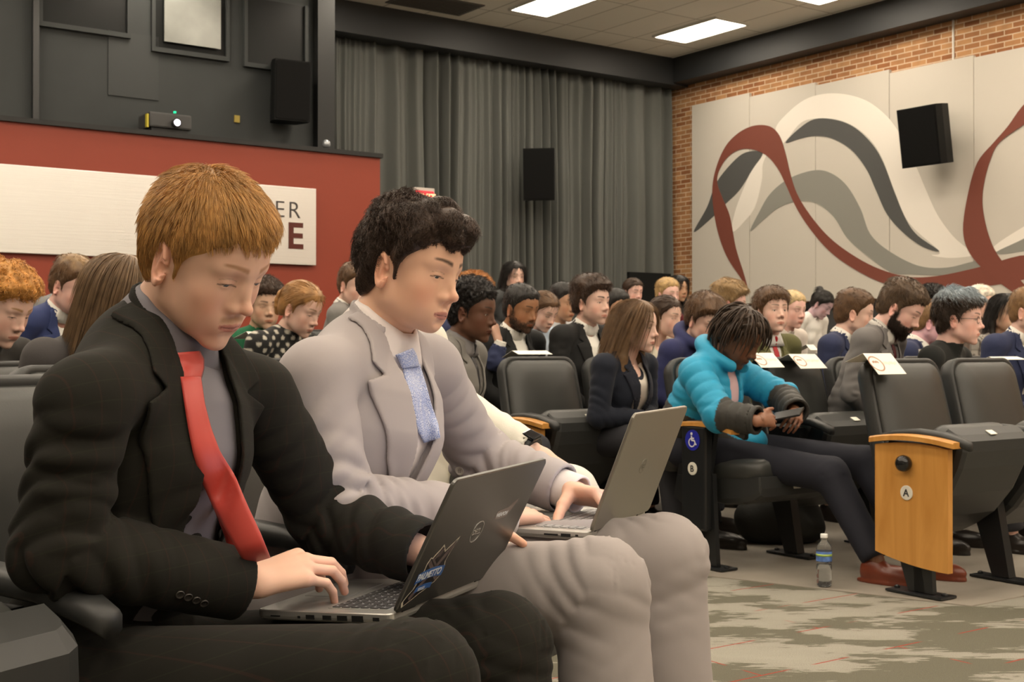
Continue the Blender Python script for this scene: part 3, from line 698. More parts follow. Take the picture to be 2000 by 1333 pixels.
def fold(P, dirv, freq, seed=0, warp=1.0, sharp=1.5):
    """cloth folds running across dirv: a warped, slightly sharpened wave in -1..1"""
    rng = np.random.RandomState(seed); d = norm(dirv).astype(f32); s = P @ d
    w = 0
    for k in range(3):
        v = rng.normal(size=3).astype(f32) * (5 + 5 * k); w = w + np.sin(P @ v + rng.rand() * 6.28) / (1 + k)
    a = np.sin(s * freq + w * warp + rng.rand() * 6); b = np.sin(s * freq * 1.7 + w * warp * 1.6 + 2 + rng.rand() * 6)
    r = .65 * a + .35 * b
    return (1 - np.abs(r) ** (1 / sharp) * 2) * .8 if sharp > 1.9 else r
def rot(yaw, pitch=0, roll=0):
    cy, sy = math.cos(yaw), math.sin(yaw); cp, sp = math.cos(pitch), math.sin(pitch); cr, sr = math.cos(roll), math.sin(roll)
    return np.array([[cy, -sy, 0], [sy, cy, 0], [0, 0, 1]]) @ np.array([[cp, 0, sp], [0, 1, 0], [-sp, 0, cp]]) @ np.array([[1, 0, 0], [0, cr, -sr], [0, sr, cr]])

# ---------------------------------------------------------------- head (local: x forward, y to its left, z up, origin between the ears)
def head_sdf(P, o, neck_dir, fine=True, nb=None):
    """o: dict of shape options"""
    y = np.abs(P[:, 1]); M = np.stack([P[:, 0], y, P[:, 2]], 1)      # mirrored copy for paired features
    fw = o.get('face_w', 1.0); jw = o.get('jaw_w', 1.0); ch = o.get('chin', 0.0)
    d = ell(P, (-.010, 0, .045), (.098, .075, .083))
    d = smin(d, ell(P, (.030, 0, .040), (.062, .064 * fw, .062)), .03)
    d = smin(d, ell(P, (.028, 0, -.020), (.060, .057 * fw, .080)), .03)
    d = smin(d, cap(M, (.000, .050 * jw, -.052), (.066, .012, -.094 - ch), .015, .014), .028)
    d = smin(d, cap(M, (-.002, .060 * fw, -.010), (.004, .050 * jw, -.055), .010, .012), .025)
    d = smin(d, sph(P, (.077 + o.get('chin_f', 0), 0, -.098 - ch), .013), .018)
    d = smin(d, sph(M, (.056, .040 * fw, -.018), .018), .028)
    d = smin(d, ell(M, (.048, .034 * fw, -.050), (.030, .022, .034)), .025)                            # cheekbone
    d = smin(d, cap(M, (.086, .006, .030), (.072, .042, .030), .0075, .007), .016)        # brow
    d = smin(d, ell(M, (.078, .006, -.060), (.0165, .022, .022)), .018)                                    # muzzle
    d = smax(d, -sph(M, (.104, .031, .008), .0165), .014)                                # eye socket
    # nose
    nl = o.get('nose', 1.0); nt = np.array([.082 + .030 * nl, 0, -.0245 + o.get('nose_up', 0)])
    n = cap(P, (.088, 0, .022), nt + [-.004, 0, .002], .0056, .0072)
    n = smin(n, sph(P, nt, .0072), .010)
    n = smin(n, sph(M, (.091 + .008 * nl, .0112, -.0300), .0058), .010)
    n = smin(n, cap(M, (.090, .004, .000), (.089, .012, -.028), .008, .008), .012)
    d = smin(d, n, .012)
    if fine:
        d = smax(d, -ell(M, (.090 + .012 * nl, .0072, -.0365), (.0052, .0024, .0026)), .002)  # nostril
    # lips
    lf = o.get('lip', 1.0)
    up_ = smin(cap(M, (.0955, .003, -.0580), (.0835, .0235, -.0635), .0038 * lf, .0018), ell(P, (.0935, 0, -.0565), (.0055, .010, .0042)), .006)
    lo_ = cap(M, (.0938, .000, -.0675), (.0840, .021, -.0655), .0046 * lf, .0018)
    d = smin(d, up_, .006); d = smin(d, lo_, .006)
    if fine: d = smax(d, -cap(M, (.1015, 0, -.0628), (.0875, .0245, -.0642), .0011, .0007), .0022)
    d = smax(d, -ell(P, (.099, 0, -.079), (.009, .016, .006)), .009)                     # under the lip
    if fine: d = smax(d, -cap(P, (.1055, 0, -.043), (.1035, 0, -.053), .0022), .003)
    # eyelids: a shell over the ball, slit opened by eye_open
    eo = o.get('eye_open', .3)
    lid = sph(M, (.0735, .031, .0085), .0140)
    if fine:
        # slit plane wedge in front of the ball
        Q = M - np.array([.0735, .031, .0085 - .0045 + .0030 * eo], f32)
        half = .0012 + .0050 * eo
        xw = np.abs(Q[:, 1] - .001) / .0125
        slit = np.maximum(np.abs(Q[:, 2]) - half * (1 - np.clip(xw, 0, 1) ** 2), -(Q[:, 0] - .006))
        lid = np.where(xw < 1, smax(lid, -slit, .0012), lid)
        crease = sph(M, (.0735, .031, .0085), .0143)
        lid2 = np.maximum(np.abs(crease) - .0006, np.abs(Q[:, 2] - .0085) - .0010)
    d = smin(d, lid, .0035)
    # neck
    nd = np.asarray(neck_dir, f32)
    a = np.array([-.022, 0, -.035], f32); b = (a + nd * o.get('neck_len', .15)) if nb is None else np.asarray(nb, f32)
    nr = o.get('neck_r', .052)
    d = smin(d, cap(P, a, b, nr * .97, nr * 1.08), .028)
    d = smin(d, cap(P, b, b + norm(b - a) * .05, nr * 1.08, nr * 1.12), .02)
    # ears
    eR = np.array([[.94, -.34, 0], [.34, .94, 0], [0, 0, 1]]); c = np.array([-.006, .0690 * (.5 + .5 * fw), -.006])
    Q = (M - c.astype(f32)) @ eR.astype(f32)                # x' back/forward, y' outward
    Q = np.stack([Q[:, 0] + .16 * Q[:, 2], Q[:, 1], Q[:, 2]], 1)
    es = o.get('ear', 1.0)
    rr = np.sqrt((Q[:, 0] / (.0165 * es)) ** 2 + ((Q[:, 2] + .000) / (np.where(Q[:, 2] > 0, .031, .033) * es)) ** 2)
    e1 = smax((rr - 1) * .0165, np.abs(Q[:, 1] - .006) - .0036, .003)
    rim = np.sqrt(((rr - .88) * .018) ** 2 + (Q[:, 1] - .0105) ** 2) - .0036
    rim = np.where((Q[:, 0] > .006) & (Q[:, 2] < .012) & (Q[:, 2] > -.020), rim + .004, rim)
    e1 = smin(e1, rim, .003)
    if fine:
        e1 = smin(e1, cap(Q, (.001, .0085, .014), (-.006, .0085, -.014), .0028), .003)
        e1 = smin(e1, sph(Q, (.0125, .006, -.006), .0045), .004)
        e1 = smax(e1, -ell(Q, (.006, .010, -.006), (.0062, .007, .0100)), .002)
    d = smin(d, e1, .004)
    if fine: d = smax(d, -ell(M, (.004, .082, -.010), (.006, .010, .007)), .003)
    return d
def hairline(x):
    return np.interp(x, [-.11, -.085, -.050, -.030, -.012, -.002, .004, .016, .022, .034, .048, .062, .075, .085, .10],
                     [-.062, -.064, -.052, -.034, .012, .026, -.014, -.016, .016, .034, .048, .066, .074, .078, .08])
def eye_ball(side, o, n=28):
    """sphere patch facing forward with painted iris; returns V,Q,col in head local"""
    c = np.array([.0735, .031 * side, .0085]); r = .0125
    g = norm(np.array([1, o.get('gaze_y', 0), -.30 + o.get('gaze', 0)])); u = norm(np.cross((0, 0, 1), g)); v = np.cross(g, u)
    th = np.linspace(0, math.pi * .55, n); ph = np.linspace(0, 2 * math.pi, 33)[:-1]
    V = []; C = []
    for t in th:
        for p in ph:
            V.append(c + r * (g * math.cos(t) + (u * math.cos(p) + v * math.sin(p)) * math.sin(t)))
            C.append((.012, .010, .010) if t < .20 else (o.get('iris', (.10, .06, .03)) if t < .47 else ((.03, .02, .02) if t < .52 else (.62, .56, .52))))
    V = np.array(V); m = 32; i = np.arange(n - 1)[:, None]; j = np.arange(m)[None]; j2 = (j + 1) % m
    Q = np.stack([(i * m + j), ((i + 1) * m + j), ((i + 1) * m + j2), (i * m + j2)], -1).reshape(-1, 4)
    return V, Q, np.array(C)
def skin_colour(V, o):
    x, y, z = V.T; ay = np.abs(y); base = np.array(o['skin'])
    c = np.tile(base, (len(V), 1)); red = np.array(o.get('blush', base * np.array([1.02, .72, .66])))
    def blend(c, w, col): w = np.clip(w, 0, 1)[:, None]; return c * (1 - w) + np.asarray(col) * w
    g = lambda cx, cy, cz, r: np.exp(-(((x - cx) ** 2 + (ay - cy) ** 2 + (z - cz) ** 2) / r ** 2))
    c = blend(c, .55 * g(.070, .045, -.030, .026), red); c = blend(c, .5 * g(.115, 0, -.028, .015), red)
    c = blend(c, .55 * np.clip((ay - .0725) / .004, 0, 1) * np.clip(1.5 - np.sqrt(((x + .006) / .03) ** 2 + ((z + .004) / .045) ** 2), 0, 1), red)
    lip = np.array(o.get('lips', base * np.array([.84, .52, .48])))
    lz = np.abs(z + .0628) - (.0085 - .006 * np.clip(ay / .024, 0, 1) ** 1.5); lw = np.clip(-lz / .0012 + .6, 0, 1) * (ay < .0235) * (x > .080)
    c = blend(c, lw * .85, lip)
    c = blend(c, np.clip(1 - np.abs(z + .0628 + .02 * ay ** 1) / .0011, 0, 1) * (ay < .023) * (x > .084) * .8, lip * .25)
    br = o.get('brow', (.10, .06, .03)); by = .0345 + .0045 * np.sin(np.clip((ay - .012) / .038, 0, 1) * 2.2) + o.get('brow_z', 0)
    bw = np.clip(1.5 - np.abs(z - by) / (.0042 - .0022 * np.clip((ay - .012) / .036, 0, 1)), 0, 1) * np.clip((ay - .009) / .004, 0, 1) * np.clip((.051 - ay) / .006, 0, 1) * (x > .045)
    c = blend(c, bw * o.get('brow_a', .85), br)
    # lash line round the slit; eyelid crease shade darkened into the skin colour
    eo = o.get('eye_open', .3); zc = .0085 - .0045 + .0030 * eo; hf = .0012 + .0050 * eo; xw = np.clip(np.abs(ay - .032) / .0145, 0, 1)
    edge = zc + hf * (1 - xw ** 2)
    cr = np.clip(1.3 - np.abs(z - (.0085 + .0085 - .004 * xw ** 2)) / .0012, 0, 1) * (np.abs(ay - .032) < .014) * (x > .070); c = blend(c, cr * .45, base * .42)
    lash = np.clip(1.4 - np.abs(z - edge - .0004) / .0013, 0, 1) * (np.abs(ay - .032) < .0145) * (x > .070)
    c = blend(c, lash * .8, (.03, .02, .015))
    if o.get('stubble'):
        col, a = o['stubble']; w = np.clip((-.036 - z) / .012, 0, 1) * np.clip((x - (-.005)) / .02, 0, 1) * np.clip((z + .135) / .01, 0, 1) * (1 - lw)
        w = w * np.where((z > -.052) & (x > .07) & (ay > .030), .4, 1) * np.clip((x - z * .0 + .01) / .02, 0, 1)
        w = w * np.clip(1 - g(.083, .045, -.035, .022) * 1.2, 0, 1); c = blend(c, w * a, col)
        c = blend(c, np.clip((.012 - z) / .02, 0, 1) * np.clip((x + .004) / .01, 0, 1) * np.clip((.034 - x) / .012, 0, 1) * (ay > .05) * (z > -.075) * a * .9, col)
    if o.get('stache'):
        col, a = o['stache']; w = np.clip(1.3 - np.abs(z + .0475 + .18 * np.clip(ay - .004, 0, 1)) / .0058, 0, 1) * np.clip((.027 - ay) / .006, 0, 1) * (x > .078); c = blend(c, w * a, col)
    for (mx, my, mz, r, col) in o.get('moles', []):
        w = np.clip(1.5 - np.sqrt((x - mx) ** 2 + (y - my) ** 2 + (z - mz) ** 2) / r, 0, 1); c = blend(c, w * .7, col)
    return c
def bare_head(o, neck_dir, h, nb=None):
    fine = h < .0035
    lo = np.array([-.13, -.10, -.13]); hi = np.array([.15, .10, .15])
    nd = np.asarray(neck_dir); e = (np.array([-.022, 0, -.035]) + nd * (o.get('neck_len', .15) + .05)) if nb is None else (np.asarray(nb) + nd * .04)
    lo = np.minimum(lo, e - .07); hi = np.maximum(hi, e + .07)
    return surfnet(lambda P: head_sdf(P, o, nd, fine, nb), lo, hi, h)

# ---------------------------------------------------------------- hair
def hair_shell_sdf(P, o):
    """volume of hair close round the skull; o['hair'] options: top,side,back thickness, fringe, curl noise"""
    hr = o['hair']; x, y, z = P.T; ay = np.abs(y)
    top, side, back, front = hr.get('top', .022), hr.get('side', .010), hr.get('back', .014), hr.get('front', .02)
    sk = ell(P, (-.010, 0, .045), (.098, .076, .083)); sk = smin(sk, ell(P, (.030, 0, .040), (.062, .065, .062)), .03)
    sk = smin(sk, ell(P, (-.03, 0, -.02), (.068, .062, .07)), .03)
    sk = np.minimum(sk, ell(P, (.012, 0, .0), (.055, .0735, .05)))
    wt = np.clip((z - .05) / .06, 0, 1); wf = np.clip((x - .02) / .06, 0, 1); wb = np.clip((-x - .03) / .05, 0, 1)
    th = side * (1 - wt) + top * wt; th = th * (1 - wb * (1 - wt)) + back * wb * (1 - wt); th = th * (1 - wf * .8) + front * wf * .8
    hl = hairline(x) + hr.get('hl', 0)
    fade = np.clip((z - hl) / hr.get('fade', .03), 0, 1)
    th = th * (.25 + .75 * fade)
    q = hr.get('noise', 0)
    if q:
        k = hr.get('nf', 130); s = hr.get('seed', 1)
        w = np.sin(x * k + 2 * np.sin(y * k * .6 + s) + s) * np.sin(y * k * 1.1 + 2 * np.sin(z * k * .5)) + np.sin(z * k * .9 + 2 * np.sin(x * k * .7 + s * 2)) * .7
        th = th + q * w * (.3 + .7 * fade)
    d = sk - th
    cut = hl - z + hr.get('hln', .004) * np.sin(y * 150 + 1) * np.clip((x - .03) / .03, 0, 1) + hr.get('hln', .004) * .8 * np.sin(y * 310) * np.clip((x - .03) / .03, 0, 1)
    d = smax(d, cut, .006)
    d = smax(d, -ell(P * np.array([1, 0, 1], f32) + np.stack([0 * ay, ay, 0 * ay], 1).astype(f32), (-.004, .088, -.010), (.024, .024, .036)), .008)
    if hr.get('fringe'):
        fz, fx, fy = hr['fringe']                     # fringe falling to z=fz in front
        f_ = np.maximum(ell(P, (.045, 0, .055), (.060, .062, .06)) , -ell(P, (.035, 0, .045), (.060, .060, .06)))
        f_ = np.maximum(f_, fz + .25 * (ay - 0) - z); f_ = np.maximum(f_, .03 - x); d = smin(d, f_, .008)
    if hr.get('quiff'):
        for (cx, cy, cz, r) in hr['quiff']: d = smin(d, sph(P, (cx, cy, cz), r), .012)
    for kind in hr.get('long', []):
        pts, r0, r1 = kind
        for i in range(len(pts) - 1):
            K = len(pts) - 1; ra = r0 + (r1 - r0) * i / K; rb = r0 + (r1 - r0) * (i + 1) / K
            c_ = cap(P, pts[i], pts[i + 1], ra, rb)
            if q: c_ = c_ + .002 * np.sin(y * 260 + x * 240)
            d = smin(d, c_, .02)
        d = np.maximum(d, -ell(P, (.047, 0, -.035), (.062, .058, .095)))
    return d
def strands(roots, dirs, length, rad, segs, rng, flow, grav=0.0, curl=0.0, curlf=60, taper=True, clump=0):
    """thin three-sided strands; flow(p, d) bends the direction as it grows. returns V,Q"""
    n = len(roots); P = roots.copy(); D = dirs.copy(); pts = [P.copy()]; L = length[:, None] / segs
    ph = rng.rand(n) * 6.28; ax = rng.normal(size=(n, 3)); ax -= (ax * D).sum(1)[:, None] * D; ax /= np.linalg.norm(ax, axis=1)[:, None]; bx = np.cross(D, ax)
    for k in range(segs):
        D = flow(P, D, (k + 1) / segs); D[:, 2] -= grav * (k + 1) / segs; D /= np.linalg.norm(D, axis=1)[:, None]
        P = P + D * L
        Q = P
        if curl:
            a = ph + curlf * (k + 1) / segs; Q = P + (ax * np.cos(a)[:, None] + bx * np.sin(a)[:, None]) * curl * min(1, (k + 1) / segs * 2)
        pts.append(Q.copy())
    if clump:
        c = rng.randint(0, n, max(1, n // clump)); R0 = roots[c]
        # nearest clump centre by blocks
        idx = np.empty(n, int)
        for s in range(0, n, 2000):
            dd_ = ((roots[s:s + 2000, None] - R0[None]) ** 2).sum(-1); idx[s:s + 2000] = dd_.argmin(1)
        for k in range(1, segs + 1):
            w = .55 * (k / segs) ** 1.5; pts[k] = pts[k] * (1 - w) + (pts[k][c[idx]] + (roots - R0[idx]) * .35) * w
    V = np.empty((n, segs + 1, 3, 3))
    for k in range(segs + 1):
        t = pts[min(k + 1, segs)] - pts[max(k - 1, 0)]; t /= np.linalg.norm(t, axis=1)[:, None] + 1e-9
        a = np.cross(t, np.array([.3, .2, .93])); a /= np.linalg.norm(a, axis=1)[:, None] + 1e-9; b = np.cross(t, a)
        r = rad * (1 - .8 * (k / segs) ** 1.5 if taper else 1)
        for j, q in enumerate((0, 2.094, 4.189)): V[:, k, j] = pts[k] + r * (a * math.cos(q) + b * math.sin(q))
    base = (np.arange(n) * (segs + 1) * 3)[:, None, None]; k = np.arange(segs)[None, :, None] * 3; j = np.arange(3)[None, None]; j2 = (j + 1) % 3
    Q = np.stack([base + k + j, base + k + j2, base + k + 3 + j2, base + k + 3 + j], -1).reshape(-1, 4)
    return V.reshape(-1, 3), Q
def tri_sample(V, Q, mask, n, rng):
    """random points on the quads whose vertices are all in mask; returns points, normals"""
    q = Q[mask[Q].all(1)]; a, b, c, d = [V[q[:, i]] for i in range(4)]; nn = np.cross(c - a, d - b); ar = np.linalg.norm(nn, axis=1)
    i = rng.choice(len(q), n, p=ar / ar.sum()); u = rng.rand(n)[:, None]; v = rng.rand(n)[:, None]
    P = a[i] * (1 - u) * (1 - v) + b[i] * u * (1 - v) + c[i] * u * v + d[i] * (1 - u) * v
    return P, nn[i] / (ar[i][:, None] + 1e-12)

# ---------------------------------------------------------------- hand (local: x to the fingertips, y to the thumb side, z out of the back)
FING = [((.088, .027, .000), (.041, .025, .021), .0090, .05), ((.092, .007, .003), (.045, .029, .022), .0092, .0),
        ((.087, -.013, .002), (.042, .027, .022), .0086, -.05), ((.078, -.031, -.003), (.033, .021, .019), .0078, -.12)]
def hand_mesh(curl=((.35, .6, .4),) * 4, spread=1.0, thumb=((.35, .75, -.35), .2, .2), h=.0022, s=1.0, skin=(.6, .4, .3)):
    """curl per finger = (mcp, pip, dip) radians; thumb = (direction, mcp bend, ip bend)"""
    segs = []; nails = []
    for (m, L, r, sp), (c0, c1, c2) in zip(FING, curl):
        m = np.array(m); a = sp * spread; d = np.array([math.cos(a), math.sin(a), 0]); p = m; ang = 0
        segs.append((np.array([.010, m[1] * .45, -.002]), m, .0135, .0105, True))
        for k, (l, c) in enumerate(zip(L, (c0, c1, c2))):
            ang += c; v = d * math.cos(ang) + np.array([0, 0, -math.sin(ang)]); q = p + v * l; rr = r * (1, .92, .84)[k]
            segs.append((p, q, rr, r * (.92, .84, .74)[k], False)); p = q
            if k == 2: nails.append((q, v, d * math.sin(ang) + np.array([0, 0, math.cos(ang)]), r))
    td, b1, b2 = thumb; td = norm(td); p0 = np.array([.018, .020, -.008]); p = p0
    up_ = norm(np.cross(np.cross(td, (1, -.6, 0)), td))
    bend = norm(np.array([1, -.8, -.2]) - td * (np.array([1, -.8, -.2]) @ td))
    ang = 0
    for l, c, r0, r1 in ((.044, 0, .0145, .0118), (.033, b1, .0108, .0098), (.027, b2, .0098, .0080)):
        ang += c; v = td * math.cos(ang) + bend * math.sin(ang); q = p + v * l; segs.append((p, q, r0, r1, l > .04)); p = q
    nails.append((p, v, norm(np.cross(v, np.cross((0, 0, 1), v)) + .01), .0095))
    def f(P):
        y = P
        pal = cap(P, (-.045, 0, 0), (.02, .002, 0), .024, .026); pal = ell(P, (.042, .000, -.001), (.052, .038, .0155)) if False else smin(cone_flat(P, (-.05, 0, 0), (.012, 0, 0), .027, .028, .0195, .0185, (0, 1, 0)), cone_flat(P, (.012, 0, -.001), (.074, -.002, -.001), .028, .037, .0165, .0115, (0, 1, 0)), .015)
        d = pal
        for a, b, ra, rb, pm in segs:
            if pm: d = smin(d, cap(P, a, b, ra, rb), .010)
        g = None
        for a, b, ra, rb, pm in segs:
            if not pm:
                c = cap(P, a, b, ra, rb); g = c if g is None else np.minimum(g, c) if False else smin(g, c, .0016)
        return smin(d, g, .006)
    pts = np.array([q for a, b, *_ in segs for q in (a, b)]); lo = pts.min(0) - .02; hi = pts.max(0) + .02; lo[0] = -.085
    lo = np.minimum(lo, (-.085, -.045, -.035)); hi = np.maximum(hi, (.1, .045, .03))
    V, Q = surfnet(f, lo, hi, h, band=.008)
    C = np.tile(np.array(skin, float), (len(V), 1)); red = np.array(skin) * np.array([1.0, .70, .62])
    for (q, v, up2, r) in nails:
        w = np.clip(1.4 - np.linalg.norm(V - q, axis=1) / .014, 0, 1)[:, None] * .5; C = C * (1 - w) + red * w
    for a, b, ra, rb, pm in segs:
        w = np.clip(1.3 - np.linalg.norm(V - a, axis=1) / .014, 0, 1)[:, None] * .22; C = C * (1 - w) + red * w
    return V * s, Q, C
def place(V, o, M): return V @ np.asarray(M).T + np.asarray(o)
def hand_frame(fwd, back, left):
    """columns x=fingers, y=thumb side, z=back of hand; a left hand palm-down has its thumb to its right"""
    x = norm(fwd); z = norm(np.asarray(back, float) - x * (np.asarray(back, float) @ x)); y = np.cross(z, x)
    if left: y = -y                        # mirrored hand
    return np.stack([x, y, z], 1)
m_skin = mat('skin', rough=.48, vcol=True, spec=.35, sss=.12, bump=(700, .12))
m_hair = mat('hair', rough=.42, vcol=True, spec=.35, vary=(30, .25))
def hair_colour(V, base, tip=None, tipfun=None):
    C = np.tile(np.array(base, float), (len(V), 1)); return C
def hair_flow_short(o):
    """flow field for combed short hair: from the crown forward on top, down at the sides and back"""
    crown = np.array(o['hair'].get('whorl', (-.060, .01, .115)))
    def flow(P, D, t):
        v = P - crown; v = v * np.array([1.0, 1.0, .9])
        c = np.array([-.005, 0, .035]); nrm = P - c; nrm /= np.linalg.norm(nrm, axis=1)[:, None]
        tan = v - (v * nrm).sum(1)[:, None] * nrm; tan /= np.linalg.norm(tan, axis=1)[:, None] + 1e-9
        lift = o['hair'].get('lift', .5) * (1 - t * .9)
        return D * .35 + (tan * (1 - .3 * lift) + nrm * lift) * .65
    return flow
# ---------------------------------------------------------------- clothed figures
def ridge(x): return np.abs(np.sin(x)) - .62
def limb_folds(P, pts, spec, seed):
    """outward displacement along a limb: spec = [(s0, sigma, amp, wavelength)]; irregular, mostly slanting creases"""
    rng = np.random.RandomState(seed); best = None; s_ = None; acc = 0; side = None
    for a, b in zip(pts[:-1], pts[1:]):
        a = np.asarray(a, f32); b = np.asarray(b, f32); L = float(np.linalg.norm(b - a)); d, t, D = cap(P, a, b, 0, par=True)
        s = acc + t * L; r1 = norm(rng.normal(size=3)); r1 = norm(r1 - norm(b - a) * (r1 @ norm(b - a))).astype(f32); q = D @ r1; r2 = np.cross(norm(b - a), r1).astype(f32); q2 = D @ r2
        if best is None: best, s_, side, side2 = d, s, q, q2
        else: m = d < best; s_ = np.where(m, s, s_); side = np.where(m, q, side); side2 = np.where(m, q2, side2); best = np.where(m, d, best)
        acc += L
    def nz(f0, n=4):
        w = 0
        for k in range(n):
            v = rng.normal(size=3); v = (v / np.linalg.norm(v) * f0 * (1 + .65 * k)).astype(f32); w = w + np.sin(P @ v + rng.rand() * 6.28 + .8 * w) / (1 + .5 * k)
        return w
    w = nz(11); m1 = nz(17, 3); m2 = nz(20, 3)
    out = 0
    for (s0, sg, am, wl) in spec:
        env = np.exp(-((s_ - s0) / sg) ** 2); k = math.pi / wl
        r_a = ridge((s_ + .55 * side) * k * .9 + 1.5 * w + rng.rand() * 3) * np.clip(.55 + .55 * m1, 0, 1.2)
        r_b = ridge((s_ - .65 * side2) * k * .75 + 1.3 * w + rng.rand() * 3) * np.clip(.45 + .6 * m2, 0, 1.2)
        out = out + am * env * (r_a + .8 * r_b)
    return out
def soft(P, amp, seed, fr=14):
    rng = np.random.RandomState(seed); w = 0
    for k in range(4):
        v = rng.normal(size=3).astype(f32) * fr * (1 + .7 * k) / 1.7; w = w + np.sin(P @ v + rng.rand() * 6.28 + 1.3 * w) / (1 + .5 * k)
    return amp * w / 2
def collar_mesh(NB, ax, fw, R0, op, splay, tip, n=72):
    """folded shirt collar: a standing band and a leaf turned down over it, pointed in front"""
    fN = norm(fw - ax * (fw @ ax)); l = np.cross(ax, fN); rows = []
    prof = [('b', 0), ('b', .5), ('b', 1), ('t', 0), ('f', .15), ('f', .5), ('f', 1)]
    for th0 in np.linspace(-1, 1, n):
        ring = []; sg = 1 if th0 >= 0 else -1; a0 = abs(th0)
        for kind, v in prof:
            o_ = op * .45 if kind == 'b' else op + splay * v * (1 if kind == 'f' else 0)
            th = o_ + (math.pi - o_) * a0; w = 0
            zt = .046 - .032 * max(0, 1 - th / 1.7); zb = .012 - tip * (max(0, 1 - (th - op - splay) / .95)) ** 1.15
            if kind == 'b': z = -.03 + (zt + .03) * v; r = R0
            elif kind == 't': z = zt + .0025; r = R0 + .0028
            else: z = zt + (zb - zt) * v; r = R0 + .0055 + .46 * max(0, zt - z)
            ring.append(NB + ax * z + fN * (r * math.cos(th) / .93) + l * (r * math.sin(th) * sg))
        rows.append(ring)
    G = np.array(rows); m = G.shape[1]
    du = np.gradient(G, axis=0); dv = np.gradient(G, axis=1); N = np.cross(du, dv); N /= np.linalg.norm(N, axis=2)[..., None] + 1e-9
    V = np.concatenate([(G + N * .0011).reshape(-1, 3), (G - N * .0011).reshape(-1, 3)]); I = np.arange(n * m).reshape(n, m); K = n * m
    q = lambda a, b, c, d: np.stack([a.ravel(), b.ravel(), c.ravel(), d.ravel()], 1)
    F = [q(I[:-1, :-1], I[1:, :-1], I[1:, 1:], I[:-1, 1:]), q(I[:-1, 1:] + K, I[1:, 1:] + K, I[1:, :-1] + K, I[:-1, :-1] + K)]
    for a, b in ((I[0, :-1], I[0, 1:]), (I[-1, 1:], I[-1, :-1]), (I[1:, 0], I[:-1, 0]), (I[:-1, -1], I[1:, -1])): F.append(q(a, b, b + K, a + K))
    # the two halves meet at the back, drop the seam across the front
    F = np.concatenate(F); return V, F
